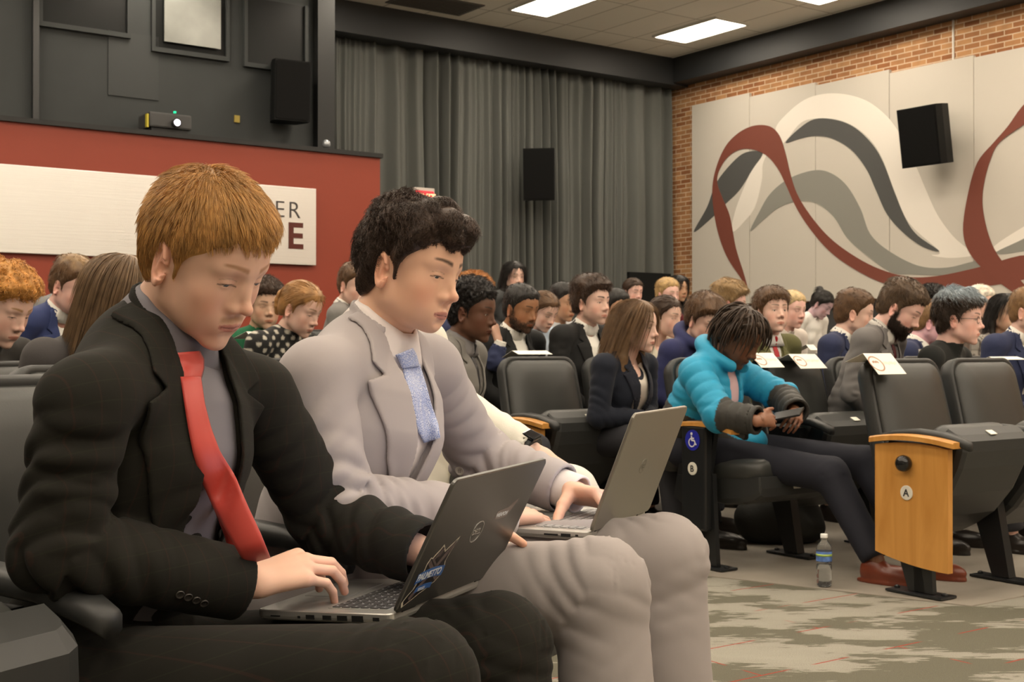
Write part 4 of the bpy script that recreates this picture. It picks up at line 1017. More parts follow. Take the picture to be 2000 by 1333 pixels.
class Rig:
    def __init__(s, sp):
        s.sp = sp; s.H = np.array(sp['head'], float); s.k = sp.get('s', 1.0)
        s.M = rot(*[math.radians(a) for a in sp['rot']])
        ty = math.radians(sp['tyaw']); s.f = np.array([math.cos(ty), math.sin(ty), 0]); s.l = np.array([-math.sin(ty), math.cos(ty), 0])
        s.NB = np.array(sp['nb'], float) if 'nb' in sp else s.H + s.M @ np.array([-.035, 0, -.075]) * s.k - UP * .056 * s.k - s.f * .01
        fz = sp.get('floor', floor_z(s.H[0], s.H[1]))
        lean = sp.get('lean', .12); s.stand = sp.get('stand', False)
        if 'pel' in sp: s.PL = np.array(sp['pel'], float)
        else:
            z = fz + (.53 if not s.stand else .95); T = s.NB[2] - z; s.PL = np.array([*(s.NB - s.f * lean)[:2], z])
        s.u = norm(s.NB - s.PL); s.T = np.linalg.norm(s.NB - s.PL)
        s.l = norm(sp['lat']) if 'lat' in sp else s.l
        s.lt = norm(s.l - s.u * (s.l @ s.u)); s.ft = np.cross(s.lt, s.u)
        w = sp.get('w', .175) * s.k; J = {}
        hl = norm(sp.get('hiplat', s.l))
        for sd, sg in (('r', -1), ('l', 1)):
            J['sh' + sd] = s.NB + s.lt * sg * w - s.u * .055
            J['hip' + sd] = s.PL + hl * sg * .09 + UP * -.01
            if s.stand:
                J['kn' + sd] = J['hip' + sd] - UP * .44 + s.f * .02; J['an' + sd] = J['kn' + sd] - UP * .42
            else:
                J['kn' + sd] = J['hip' + sd] + s.f * .43 + s.l * sg * .05 + UP * (.0); J['an' + sd] = np.array([*(J['kn' + sd] + s.f * .06)[:2], fz + .09])
            e = J['sh' + sd] - s.u * .245 + s.ft * .05 + s.lt * sg * .035; J['el' + sd] = e
            wr = J['hip' + sd] + s.f * .20 - s.l * sg * .03 + UP * .105
            J['wr' + sd] = e + norm(wr - e) * .245
        for k_, v in sp.get('J', {}).items(): J[k_] = np.array(v, float)
        s.J = J; s.fz = fz
    def loc(s, P):
        """torso coordinates: forward, left, up from the neck base"""
        Q = P - s.NB.astype(f32); return Q @ s.ft.astype(f32), Q @ s.lt.astype(f32), Q @ s.u.astype(f32)
    def T3(s, f_, l_, u_): return s.NB + s.ft * f_ + s.lt * l_ + s.u * u_
    def torso(s, P, g=0.0, belly=0.0):
        fe = s.sp.get('female', False); w = s.sp.get('w', .175) / .175 * s.k; T = s.T; q = s.T3
        sec = [(-T - .02, .145, .105, -.01), (-T * .68, .130 if not fe else .112, .100 + belly, .005 + belly * .4), (-T * .36, .140 if not fe else .124, .110, .012), (-.115, .132 if not fe else .118, .090, .002), (-.05, .095, .058, -.018)]
        d = None
        for (z0, w0, d0, x0), (z1, w1, d1, x1) in zip(sec[:-1], sec[1:]):
            c = cone_flat(P, q(x0, 0, z0), q(x1, 0, z1), w0 * w + g, w1 * w + g, d0 + g, d1 + g, s.lt); d = c if d is None else smin(d, c, .035)
        for sg, sd in ((-1, 'r'), (1, 'l')):
            sh = s.J['sh' + sd]
            d = smin(d, cap(P, q(-.020, sg * .035, -.050), sh + s.u * .004 - s.lt * sg * .02, .046 + g, .036 + g), .03)
            d = smin(d, cap(P, q(-.018, sg * .02, -.02), sh + s.u * .022 - s.lt * sg * .06, .038 + g, .028 + g), .035)
            if fe: d = smin(d, sph(P, q(.075, sg * .060, -.20), .048 + g), .035)
        return d
    def arm(s, P, sd, r=(.055, .047, .039), g=0.0, end=1.0, seed=0, am=.006):
        a, b, c = s.J['sh' + sd], s.J['el' + sd], s.J['wr' + sd]; c2 = b + (c - b) * end
        d = smin(smin(sph(P, a, r[0] + g - .002), cap(P, a, b, r[0] + g, r[1] + g), .02), cap(P, b, c2, r[1] + g, r[2] + g), .022)
        if am:
            L1 = float(np.linalg.norm(b - a)); L2 = float(np.linalg.norm(c2 - b))
            d = d - limb_folds(P, [a, b, c2], [(L1, .10, am, .036), (L1 * .35, .08, am * .45, .044), (L1 + L2 * .55, .07, am * .45, .045)], seed + (7 if sd == 'l' else 3))
        e = norm(c2 - b); d = smax(d, (P - (c2).astype(f32)) @ e.astype(f32), .004)
        d = smax(d, -cap(P, c2 - e * .012, c2 + e * .03, r[2] + g - .0075), .002)
        return d
def bounds(pts, pad):
    pts = np.array(pts); return pts.min(0) - pad, pts.max(0) + pad
def cloth(name, rig, f, lo, hi, h, m, root, colf=None, sm=1):
    V, Q = surfnet(f, lo, hi, h)
    if len(V) == 0: return None
    if sm: V = smooth_mesh(V, Q, sm)
    col = colf(V) if colf else None
    o = mesh_obj(name, V - np.array(root.location), Q, m, root, True, col); return o
def person(sp):
    rig = Rig(sp); J = rig.J; h = sp.get('h', .006); hc = sp.get('hc', h * 1.3); seed = sp.get('seed', int(abs(rig.H[0] * 1000)) % 997)
    rng = np.random.RandomState(seed + 1)
    root = empty('person', (float(rig.PL[0]), float(rig.PL[1]), float(rig.fz))); org = np.array(root.location)
    tag(root, sp['label'], 'person', sp.get('group'))
    top = sp['top']; fe = sp.get('female', False)
    # --- body: head and neck, hands, and a plain trunk and limbs under the clothes
    o = dict(sp.get('face', {})); o['skin'] = sp['skin']; o.setdefault('hair', sp.get('hair', {}))
    if fe: o.setdefault('neck_r', .044); o.setdefault('jaw_w', .9); o.setdefault('lip', 1.12); o.setdefault('face_w', .96)
    Minv = rig.M.T; nbl = Minv @ (rig.NB + UP * .02 - rig.H) / rig.k; nd = norm(nbl - np.array([-.022, 0, -.035]))
    nb = nbl
    V, Q = bare_head(o, nd, h * sp.get('hh', .62) / rig.k, nb)
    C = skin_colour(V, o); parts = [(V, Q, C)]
    if h < .009: parts += [eye_ball(s_, o, 14 if h > .004 else 28) for s_ in (1, -1)]
    V, Q, C = join(parts); headV, headQ = parts[0][0], parts[0][1]
    bp = [(place(V * rig.k, rig.H, rig.M), Q, C)]
    def trunk(P):
        d = rig.torso(P, -.016)
        for sd in 'rl':
            d = smin(d, cap(P, J['sh' + sd], J['el' + sd], .042, .036), .02); d = smin(d, cap(P, J['el' + sd], J['wr' + sd], .036, .023), .015)
            d = smin(d, cap(P, J['hip' + sd], J['kn' + sd], .070, .050), .02); d = smin(d, cap(P, J['kn' + sd], J['an' + sd], .048, .034), .02)
        return d
    ty = top['type']
    lo, hi = bounds(list(J.values()) + [rig.NB, rig.PL], .14); V, Q = surfnet(trunk, lo, hi, max(.012, h * 2.2))
    bp.append((V, Q, np.array(sp['skin'])))
    hs = sp.get('hands', {})
    for sd in 'rl':
        q = hs.get(sd, {}); left = sd == 'l'; e = norm(J['wr' + sd] - J['el' + sd])
        fw = q.get('fwd', norm(e + rig.f * .3 - UP * .2)); bk = q.get('back', UP + rig.f * .2)
        R = hand_frame(fw, bk, left)
        hh = q.get('h', max(.004, h * .8))
        V, Q, C = hand_mesh(q.get('curl', ((.45, .5, .3), (.45, .55, .3), (.5, .6, .3), (.5, .6, .3))), q.get('spread', 1.0), q.get('thumb', ((.75, .62, -.3), .3, .3)), hh, q.get('s', .95 if not fe else .86), sp.get('hand_skin', sp['skin']))
        if left: Q = Q[:, ::-1]
        bp.append((place(V, J['wr' + sd] + norm(fw) * q.get('off', .015), R), Q, C))
    V, Q, C = join(bp)
    body = mesh_obj('body', V - org, Q, m_skin, root, True, C)
    # --- hair
    hr = o['hair']
    if hr:
        hbase = np.array(hr['col']); HV = []
        hh = h * .8 / rig.k
        lo = np.array([-.16, -.14, -.10 if not hr.get('long') else -.36]); hi = np.array([.14, .14, .20])
        if hr.get('hang') is not None and hr.get('long') and not hr.get('_h'):
            hr['_h'] = 1; hr['long'] = [([(x_ + hr['hang'] * max(0, .02 - z_), y_, z_) for x_, y_, z_ in pp], a_, b_) for pp, a_, b_ in hr['long']]
        if hr.get('long'):
            lp = np.array([q for kk in hr['long'] for q in kk[0]]); lo = np.minimum(lo, lp.min(0) - .06); hi = np.maximum(hi, lp.max(0) + .06)
        V, Q = surfnet(lambda P: hair_shell_sdf(P, o), lo, hi, hh)
        C = np.tile(hbase, (len(V), 1)) * (1 + hr.get('cv', .12) * np.sin(V[:, 1:2] * 170 + np.sin(V[:, 2:] * 90) * 2))
        if hr.get('tip') is not None:
            w = np.clip((V[:, 2] - hr.get('tipz', .10) + .014 * np.sin(V[:, 1] * 120) * np.sin(V[:, 0] * 90 + 1)) / .05, 0, 1)[:, None]; C = C * (1 - w) + np.array(hr['tip']) * w
        hp = [(V, Q, C)]
        n = hr.get('n', 700)
        if n:
            if hr.get('from_shell', True): SV, SQ = V, Q; ok = (SV[:, 2] > hairline(SV[:, 0]) + hr.get('hl', 0) + .004) | ((SV[:, 0] > .055) & (SV[:, 2] > .050))
            else: SV, SQ = headV, headQ; ok = (SV[:, 2] > hairline(SV[:, 0]) + hr.get('hl', 0)) & (np.abs(SV[:, 1]) < .079)
            P0, N0 = tri_sample(SV, SQ, ok, n, rng); N0 = N0 / (np.linalg.norm(N0, axis=1)[:, None] + 1e-9)
            c = np.array([-.005, 0, .035]); out = P0 - c; out /= np.linalg.norm(out, axis=1)[:, None]; N0 = np.where(((N0 * out).sum(1) < 0)[:, None], -N0, N0)
            if hr.get('long'):
                def flow(P, D, t):
                    k = np.clip((P[:, 2:3] - .02) / .10, 0, 1); dn = np.stack([(hr.get('hang', -.15) - .1) * np.ones(len(P)), np.sign(P[:, 1]) * .25, -np.ones(len(P))], 1)
                    c = np.array([-.005, 0, .035]); nr = P - c; nr /= np.linalg.norm(nr, axis=1)[:, None]; tn = dn - (dn * nr).sum(1)[:, None] * nr * k
                    tn /= np.linalg.norm(tn, axis=1)[:, None]; return D * .2 + tn * .8 + nr * .05
            else: flow = hair_flow_short(o)
            ln = hr.get('len', .02) * (.6 + .8 * rng.rand(n)) * (1 + hr.get('fringelen', 0) * np.clip((P0[:, 0] - .045) / .03, 0, 1))
            zf = np.clip((P0[:, 2] - hairline(P0[:, 0])) / .07, 0, 1); ln = ln * (hr.get('sidelen', .5) + (1 - hr.get('sidelen', .5)) * zf)
            SVv, SQq = strands(P0 - N0 * .0015, flow(P0, N0, 0), ln, hr.get('rad', .0011), hr.get('segs', 3), rng, flow, hr.get('grav', .1), hr.get('curl', 0), hr.get('curlf', 6), True, hr.get('clump', 0))
            sg = hr.get('segs', 3); cc = np.repeat(hbase[None] * (1 + hr.get('sv', .45) * (rng.rand(n, 1) - .4)), (sg + 1) * 3, 0)
            if hr.get('tip') is not None:
                w = np.clip((SVv[:, 2] - hr.get('tipz', .10) + np.repeat(rng.normal(size=n) * .016, (sg + 1) * 3)) / .04, 0, 1)[:, None]; cc = cc * (1 - w) + np.array(hr['tip']) * w
            hp.append((SVv, SQq, cc))
        if hr.get('beard'):
            bcol, bt, bn = hr['beard']; z = headV[:, 2]; x = headV[:, 0]; ay = np.abs(headV[:, 1])
            ok = (z < -.030 - .25 * np.clip(x - .06, 0, 1) ) & (x > -.004) & (z > -.135) & ~((x > .082) & (z > -.073) & (z < -.054) & (ay < .024)) & ~((x > .05) & (z > -.045) & (ay > .026)) & ~((x > .09) & (z > -.040)) & (ay < .075)
            ok |= (x > .004) & (x < .022) & (z < .0) & (z > -.06) & (ay > .05) & (ay < .075)
            P0, N0 = tri_sample(headV, headQ, ok, bn, rng)
            def fb(P, D, t): return D * .6 + np.array([.15, 0, -.5])
            SVv, SQq = strands(P0 - N0 * .001, N0 * .7 + np.array([.1, 0, -.6]), bt * (.6 + .8 * rng.rand(bn)), .0011, 3, rng, fb, .1)
            hp.append((SVv, SQq, np.repeat(np.array(bcol)[None] * (1 + .5 * (rng.rand(bn, 1) - .4)), 12, 0)))
        V, Q, C = join(hp)
        mesh_obj('hair', place(V * rig.k, rig.H, rig.M) - org, Q, m_hair, root, False if False else True, C)
    # --- clothes
    pts = [J[k_] for k_ in ('shr', 'shl', 'elr', 'ell', 'wrr', 'wrl')] + [rig.NB + UP * .07, rig.PL]
    lo, hi = bounds(pts, .13)
    nr = o.get('neck_r', .052) * rig.k; am = sp.get('folds', .006); belly = sp.get('belly', 0)
    neck_ax = norm((rig.H + rig.M @ np.array([-.022, 0, -.035]) * rig.k) - rig.NB)
    def neckcoord(P):
        Q = P - rig.NB.astype(f32); z = Q @ neck_ax.astype(f32); D = Q - z[:, None] * neck_ax.astype(f32); l = norm(np.cross(neck_ax, rig.ft)); fN = np.cross(-neck_ax, l) ; fN = norm(rig.ft - neck_ax * (rig.ft @ neck_ax)); l = np.cross(neck_ax, fN)
        a = D @ fN.astype(f32); b = D @ l.astype(f32); return z, np.sqrt((a * .93) ** 2 + b * b), np.arctan2(np.abs(b), a)
    def hem(P, L): return -(((P - rig.PL.astype(f32)) @ rig.u.astype(f32)) + L)
    tm = lambda nm, c_, **kw: mat(nm, c_, **kw)
    if ty == 'suit':
        wedge = top.get('wedge', [(-.062, .10), (.062, .10), (.058, .0), (.004, -.30), (-.004, -.30), (-.058, .0)])
        g = .014
        def outer(P):
            d = rig.torso(P, g, belly)
            if am: d = d - limb_folds(P, [rig.PL, rig.T3(0, 0, -.12)], [(rig.T * .35, .12, am * .45, .05)], seed + 5) - soft(P, am * .35, seed)
            return d
        def jac(P):
            d = outer(P)
            f_, l_, u_ = rig.loc(P)
            d = smax(d, -np.maximum(poly2(l_, u_, wedge), np.maximum(-f_ - .03, -(d + .0135))), .002)
            d = smax(d, hem(P, .08 if not top.get('hem') else top['hem']), .01)
            z, r, th = neckcoord(P); d = smax(d, -(np.maximum(r - (nr + .008), -.1 - z)), .003)
            # jacket collar standing behind the neck
            col = np.maximum(np.abs(r - (nr + .0135 + .35 * np.clip(.03 - z, 0, .05))) - .0032, np.maximum(z - .045 + .03 * np.clip(1 - th / 2.2, 0, 1), -.03 - z)); col = np.maximum(col, .9 - th)
            d = smin(d, col, .006)
            for sd in 'rl': d = smin(d, rig.arm(P, sd, top.get('arm', (.060, .051, .043)), g * .3, (top['slv'][0 if sd == 'r' else 1] if isinstance(top.get('slv'), tuple) else top.get('slv', .97)), seed, am), .007 + .035 * np.clip((u_ + .125) / .09, 0, 1))
            return d
        cols = top['col']; jm = top.get('mat') or mat('suit_%02x%02x%02x' % tuple(int(255 * c) for c in cols), cols, rough=.8, spec=.25, sheen=.05, bump=(420, .18))
        cloth('jacket', rig, jac, lo, hi, hc, jm, root, None, 2)
        # lapels
        lp = top.get('lapels', [[(.056, .035), (.085, .02), (.104, -.045), (.080, -.062), (.052, -.02)], [(.054, -.02), (.082, -.062), (.122, -.078), (.075, -.20), (.010, -.300), (.004, -.295)]])
        def lap(P):
            d0 = outer(P); f_, l_, u_ = rig.loc(P); out = None
            for sgn in (-1, 1):
                for i, pl in enumerate(lp if sgn == 1 else top.get('lapels_r', lp)):
                    e = np.maximum(poly2(l_ * sgn, u_, pl) - .001, np.maximum(np.abs(d0 - .0045 - .0015 * i) - .0030, -f_ - .02)); out = e if out is None else np.minimum(out, e)
            z, r, th = neckcoord(P); return np.maximum(out, nr + .006 - r)
        if h < .012: cloth('lapel', rig, lap, *bounds([rig.T3(.16, .16, .08), rig.T3(-.02, -.16, .08), rig.T3(.16, -.16, -.42), rig.T3(0, .16, -.42)], .02), min(h * .72, .0045), jm, root, None, 6)
        sc = top.get('shirt', (.75, .74, .70)); sm_ = mat('shirt_%02x%02x%02x' % tuple(int(255 * c) for c in sc), sc, rough=.7, bump=(300, .1))
        def shirt(P):
            d = rig.torso(P, g - .0125, belly) - soft(P, am * .5, seed + 9, 22); f_, l_, u_ = rig.loc(P)
            d = np.maximum(d, np.maximum(-f_ - .05, np.abs(l_) - .16)); z, r, th = neckcoord(P); return np.maximum(smax(d, -(np.maximum(r - (nr - .002), -.1 - z)), .002), u_ + .006)
        def cuffs(P):
            d = None
            for sd in 'rl':
                a, b = J['el' + sd], J['wr' + sd]; e = norm(b - a); c0 = b - e * .05; c1 = b + e * top['cuff']; cr = top.get('cuff_r', .037)
                c_ = smax(cap(P, c0, c1 + e * .02, cr), (P - c1.astype(f32)) @ e.astype(f32), .003); c_ = smax(c_, -cap(P, c0, c1 + e * .05, cr - .005), .002); c_ = np.maximum(c_, -((P - c0.astype(f32)) @ e.astype(f32))); d = c_ if d is None else np.minimum(d, c_)
            return d
        shirt_collar = lambda: collar_mesh(rig.NB, neck_ax, rig.ft, nr + .0035, top.get('collar_open', .22), top.get('splay', .55), top.get('tip', .055))
        shV, shQ = surfnet(shirt, *bounds([rig.T3(.2, .16, .09), rig.T3(-.06, -.16, .09), rig.T3(.2, -.16, -rig.T), rig.T3(0, .16, -rig.T)], .05), min(hc, .0055))
        pcs = [(shV, shQ, sc)]
        V, Q = shirt_collar(); pcs.append((V, Q, sc))
        if top.get('cuff'):
            V, Q = surfnet(cuffs, *bounds([J['wrr'], J['wrl']], .07), min(h * .7, .004)); pcs.append((V, Q, sc))
        V, Q, _c = join(pcs); mesh_obj('shirt', V - org, Q, sm_, root, True)
        if top.get('tie') is not None:
            tcol = top['tie']; tmt = mat('tie_%02x%02x%02x' % tuple(int(255 * c) for c in tcol), tcol, rough=.45, bump=(900, .2))
            def tie(P):
                d = rig.torso(P, g - .0125, belly); f_, l_, u_ = rig.loc(P)
                w = np.interp(u_, [-rig.T, -.30, -.04, -.025], [.040, .033, .017, .015]); bl = np.maximum(np.abs(d - .004) - .0035, np.maximum(np.abs(l_) - w, np.maximum(u_ + .02, -f_)))
                kn = smax(cap(P, rig.T3(nr * .9 + .012, 0, .008), rig.T3(nr + .014, 0, -.022), .016, .011), -1 * (f_ - .0), .002)
                return smin(bl, kn, .004)
            cloth('necktie', rig, tie, *bounds([rig.T3(.2, .05, .05), rig.T3(.0, -.05, .05), rig.T3(.2, .05, -rig.T), rig.T3(.0, -.05, -rig.T)], .03), min(hc, .005), tmt, root)
    elif ty in ('sweater', 'coat', 'blouse'):
        g = top.get('g', .010); c0 = np.array(top['col'])
        quilt = top.get('quilt', 0)
        def knit(P):
            d = rig.torso(P, g, belly)
            if am: d = d - limb_folds(P, [rig.PL, rig.T3(0, 0, -.12)], [(rig.T * .3, .14, am * .6, .045)], seed + 5) - soft(P, am * .4, seed)
            if quilt:
                f_, l_, u_ = rig.loc(P); d = d - quilt * (np.abs(np.sin(u_ * math.pi / .075 + .5 * np.sin(l_ * 14))) ** .6 - .5)
            if top.get('open'):
                f_, l_, u_ = rig.loc(P); d = smax(d, -np.maximum(poly2(l_, u_, top['open']), np.maximum(-f_ - .03, -(d + .02))), .006)
            z, r, th = neckcoord(P)
            if top.get('neck') == 'high': d = smin(d, np.maximum(np.abs(r - nr - .004) - .004, np.maximum(z - .035, -.04 - z)), .008)
            elif top.get('neck') == 'scoop':
                f_, l_, u_ = rig.loc(P); d = smax(d, -np.maximum(np.sqrt((l_ / .085) ** 2 + ((u_ - .03) / .12) ** 2) * .08 - .08, -f_ - .06), .004)
            elif top.get('neck') == 'hood':
                hd = np.sqrt((np.sqrt(np.maximum(0, (r / (nr + .045)) ** 2)) - 1) ** 2 * (nr + .045) ** 2 + (z - .012 - .03 * np.clip(th / 3.1, 0, 1)) ** 2) - (.024 + .014 * th / 3.14); d = smin(d, smax(d * 0 + hd, .05 * (.45 - th), .006), .014)
            else: d = smin(smax(d, -np.maximum(r - (nr + .004), -.1 - z), .003), np.maximum(np.abs(r - nr - .006) - .004, np.maximum(z - .012, -.03 - z)), .005)
            d = smax(d, hem(P, top.get('hem', .08)), .01)
            if top.get('skirt'):
                sk_ = ell(P, rig.PL + rig.f * top['skirt'][0] + rig.l * top['skirt'][4] + UP * .02, top['skirt'][1:4], np.array([rig.f, rig.l, UP]).T) - soft(P, .008, seed + 2, 20); d = smin(d, smax(sk_, -.5 - P[:, 2], .01), .04)
            for sd in 'rl':
                a = rig.arm(P, sd, top.get('arm', (.058, .048, .038)), g * .3, top.get('slv', .96), seed, am)
                if quilt:
                    _, t1, _d = cap(P, J['sh' + sd], J['el' + sd], 0, par=True); _, t2, _d = cap(P, J['el' + sd], J['wr' + sd], 0, par=True)
                    s_ = t1 * .28 + t2 * .26; a = a - quilt * (np.abs(np.sin(s_ * math.pi / .062)) ** .6 - .5)
                d = smin(d, a, .012)
            return d
        def colf(V):
            C = np.tile(c0, (len(V), 1)).astype(float)
            if top.get('dots'):
                q = V @ np.array([[.7, .7, 0], [0, 0, 1], [-.7, .7, 0]]).T * top['dots'][1]; w = np.clip((np.cos(q[:, 0]) * np.cos(q[:, 1]) + .0) * 6 - 2.2, 0, 1)[:, None]; C = C * (1 - w) + np.array(top['dots'][0]) * w
            if top.get('check'):
                q = V @ np.array([[.8, .6, 0], [0, 0, 1], [0, 0, 1]]).T * top['check'][1]; w = np.clip(np.maximum(np.sin(q[:, 0]) - .2, (np.sin(q[:, 1] * .3) - .8)) * 3, 0, 1)[:, None]; C = C * (1 - w) + np.array(top['check'][0]) * w
            if top.get('low') is not None:
                f_, l_, u_ = rig.loc(V.astype(f32)); w = np.zeros(len(V))
                for sd in 'rl':
                    _, t2, D2 = cap(V.astype(f32), J['el' + sd], J['wr' + sd], 0, par=True); dd_ = np.linalg.norm(D2, axis=1); w = np.maximum(w, (t2 > top.get('low_t', .05)) & (dd_ < .085))
                w = np.maximum(w, u_ < top.get('low_u', -.33)); C = np.where(w[:, None] > .5, np.array(top['low']), C)
            return C
        mn = top.get('mname', 'knit_%02x%02x%02x' % tuple(int(255 * c) for c in c0)); km = mat(mn, tuple(c0), rough=top.get('rough', .85), vcol=True, spec=.25, sheen=.06, bump=top.get('bump', (260, .3)))
        nm = {'sweater': 'sweater', 'coat': 'coat', 'blouse': 'blouse'}[ty]
        cloth(nm, rig, knit, lo, hi, hc, km, root, colf)
        if top.get('under'):
            uc = top['under']; um = mat('under_%02x%02x%02x' % tuple(int(255 * c) for c in uc), uc, rough=.8, bump=(200, .15))
            def und(P):
                d = rig.torso(P, g - .012, belly); f_, l_, u_ = rig.loc(P); d = np.maximum(d, np.maximum(-f_ - .05, np.abs(l_) - .15)); z, r, th = neckcoord(P)
                if fe: d = smax(d, -np.maximum(np.sqrt((l_ / .08) ** 2 + ((u_ - .03) / .13) ** 2) * .08 - .08, -f_ - .06), .004)
                d = smax(d, -(np.maximum(r - (nr - .002), -.1 - z)), .002)
                if not fe:
                    zt = .045 - .02 * np.clip(1 - th / 1.6, 0, 1); d = np.minimum(d, np.maximum(np.abs(r - nr - .0035 - .3 * np.clip(zt - z, 0, .1)) - .002, np.maximum(z - zt, -.01 - .045 * np.clip(1 - th, 0, 1) - z)))
                return d
            cloth('shirt', rig, und, *bounds([rig.T3(.2, .15, .08), rig.T3(-.06, -.15, .08), rig.T3(.2, -.15, -rig.T), rig.T3(0, .15, -rig.T)], .04), min(hc, .006), um, root)
        if top.get('lapel') is not None:
            jm = km
            lp = [[(.056, .035), (.085, .02), (.104, -.045), (.080, -.062), (.052, -.02)], [(.054, -.02), (.082, -.062), (.115, -.078), (.075, -.20), (.03, -.300), (.02, -.295)]]
            def lap(P):
                d0 = rig.torso(P, g, belly); f_, l_, u_ = rig.loc(P); out = None
                for pl in lp:
                    e = np.maximum(poly2(np.abs(l_), u_, pl) - .001, np.maximum(np.abs(d0 - .005) - .0035, -f_ - .02)); out = e if out is None else np.minimum(out, e)
                return out
            cloth('lapel', rig, lap, *bounds([rig.T3(.16, .16, .08), rig.T3(-.02, -.16, .08), rig.T3(.16, -.16, -.42), rig.T3(0, .16, -.42)], .02), min(hc, .005), jm, root, lambda V: np.tile(np.array(top['lapel']), (len(V), 1)))
    # --- trousers and shoes
    tc_ = sp.get('legs', (.03, .03, .035)); tm_ = sp.get('legmat') or mat('trousers_%02x%02x%02x' % tuple(int(255 * c) for c in tc_), tc_, rough=.8, spec=.25, bump=(420, .18))
    lr = sp.get('legr', (.088, .072, .060, .062)); la = sp.get('legfold', am)
    def trs(P):
        d = ell(P, rig.PL, (.13, .165, .12), np.array([rig.f, rig.l, UP]).T)
        for sd in 'rl':
            a, b, c = J['hip' + sd], J['kn' + sd], J['an' + sd] + (J['kn' + sd] - J['an' + sd]) * .03
            e = smin(cap(P, a, b, lr[0], lr[1]), cap(P, b, c, lr[1] * .98, lr[3]), .03)
            if la:
                L1 = float(np.linalg.norm(b - a)); L2 = float(np.linalg.norm(c - b)); e = e - limb_folds(P, [a, b, c], [(L1, .09, la, .030), (.02, .09, la * .9, .036), (L1 + L2, .09, la * .8, .03), (L1 + L2 * .45, .14, la * .3, .06)], seed + ord(sd))
            ax = norm(c - b); e = smax(e, (P - c.astype(f32)) @ ax.astype(f32), .004); d = smin(d, e, .02)
        return d
    lo, hi = bounds([J[k_ + sd] for k_ in ('hip', 'kn', 'an') for sd in 'rl'] + [rig.PL], .15)
    cloth('trousers', rig, trs, lo, hi, sp.get('hl_', max(.008, hc * 1.2)), tm_, root)
    shc = sp.get('shoe', (.02, .015, .012)); shm = mat('shoe_%02x%02x%02x' % tuple(int(255 * c) for c in shc), shc, rough=.3)
    for sd in 'rl':
        a = J['an' + sd]; f_ = norm(sp.get('footdir', rig.f))
        def shoe(P, a=a, f_=f_):
            g0 = np.array([a[0], a[1], rig.fz]); R = np.array([f_, np.cross(UP, f_), UP]).T; d = ell(P, g0 + f_ * .07 + UP * .035, (.135, .045, .048), R)
            d = smin(d, ell(P, g0 - f_ * .01 + UP * .055, (.06, .042, .06), R), .02); d = smax(d, (rig.fz + .004) - P[:, 2], .003)
            return np.minimum(d, np.maximum(np.maximum(np.abs(P[:, 2] - rig.fz - .010) - .008, ell(P, g0 + f_ * .06 + UP * .01, (.145, .048, .06), R)), -1))
        cloth('shoe', rig, shoe, *bounds([[a[0] - .2, a[1] - .2, rig.fz], [a[0] + .2, a[1] + .2, rig.fz + .12]], .02), max(.006, hc), shm, root)
    return root, rig, org
# ---------------------------------------------------------------- the two men with laptops
GINGER = (.44, .235, .075)
m_suit1 = mat('suit_charcoal', (.016, .015, .012), rough=.85, spec=.15, sheen=.02, bump=(700, .25), vary=(9, .18))
m_suit2 = mat('suit_pale_grey', (.38, .345, .345), rough=.8, spec=.25, sheen=.06, bump=(800, .2))
m_trs2 = mat('trousers_pale_grey', (.34, .305, .295), rough=.8, spec=.25, sheen=.05, bump=(800, .2))
m_trs1 = mat('trousers_charcoal', (.014, .013, .0105), rough=.85, spec=.15, sheen=.02, bump=(700, .25), vary=(9, .15))
HD1 = (-.438, 1.80, 1.093)
def plaid(m):
    nt = m.node_tree; N = nt.nodes; L = nt.links; bs = N['Principled BSDF']; link = bs.inputs['Base Color'].links[0]; src = link.from_socket
    tc = N.new('ShaderNodeTexCoord'); out = src
    for d, c in (((.475, .87, 0), (.055, .020, .014)), ((-.3, .2, .93), (.030, .036, .020))):
        v = N.new('ShaderNodeVectorMath'); v.operation = 'DOT_PRODUCT'; v.inputs[1].default_value = d; L.new(tc.outputs['Object'], v.inputs[0])
        a = N.new('ShaderNodeMath'); a.operation = 'MULTIPLY'; a.inputs[1].default_value = 38.0; L.new(v.outputs['Value'], a.inputs[0])
        b = N.new('ShaderNodeMath'); b.operation = 'FRACT'; L.new(a.outputs[0], b.inputs[0]); g = N.new('ShaderNodeMath'); g.operation = 'GREATER_THAN'; g.inputs[1].default_value = .93; L.new(b.outputs[0], g.inputs[0])
        k = N.new('ShaderNodeMath'); k.operation = 'MULTIPLY'; k.inputs[1].default_value = .22; L.new(g.outputs[0], k.inputs[0])
        x = N.new('ShaderNodeMix'); x.data_type = 'RGBA'; L.new(out, x.inputs[6]); x.inputs[7].default_value = (*c, 1); L.new(k.outputs[0], x.inputs[0]); out = x.outputs[2]
    L.new(out, bs.inputs['Base Color'])
plaid(m_suit1); plaid(m_trs1)
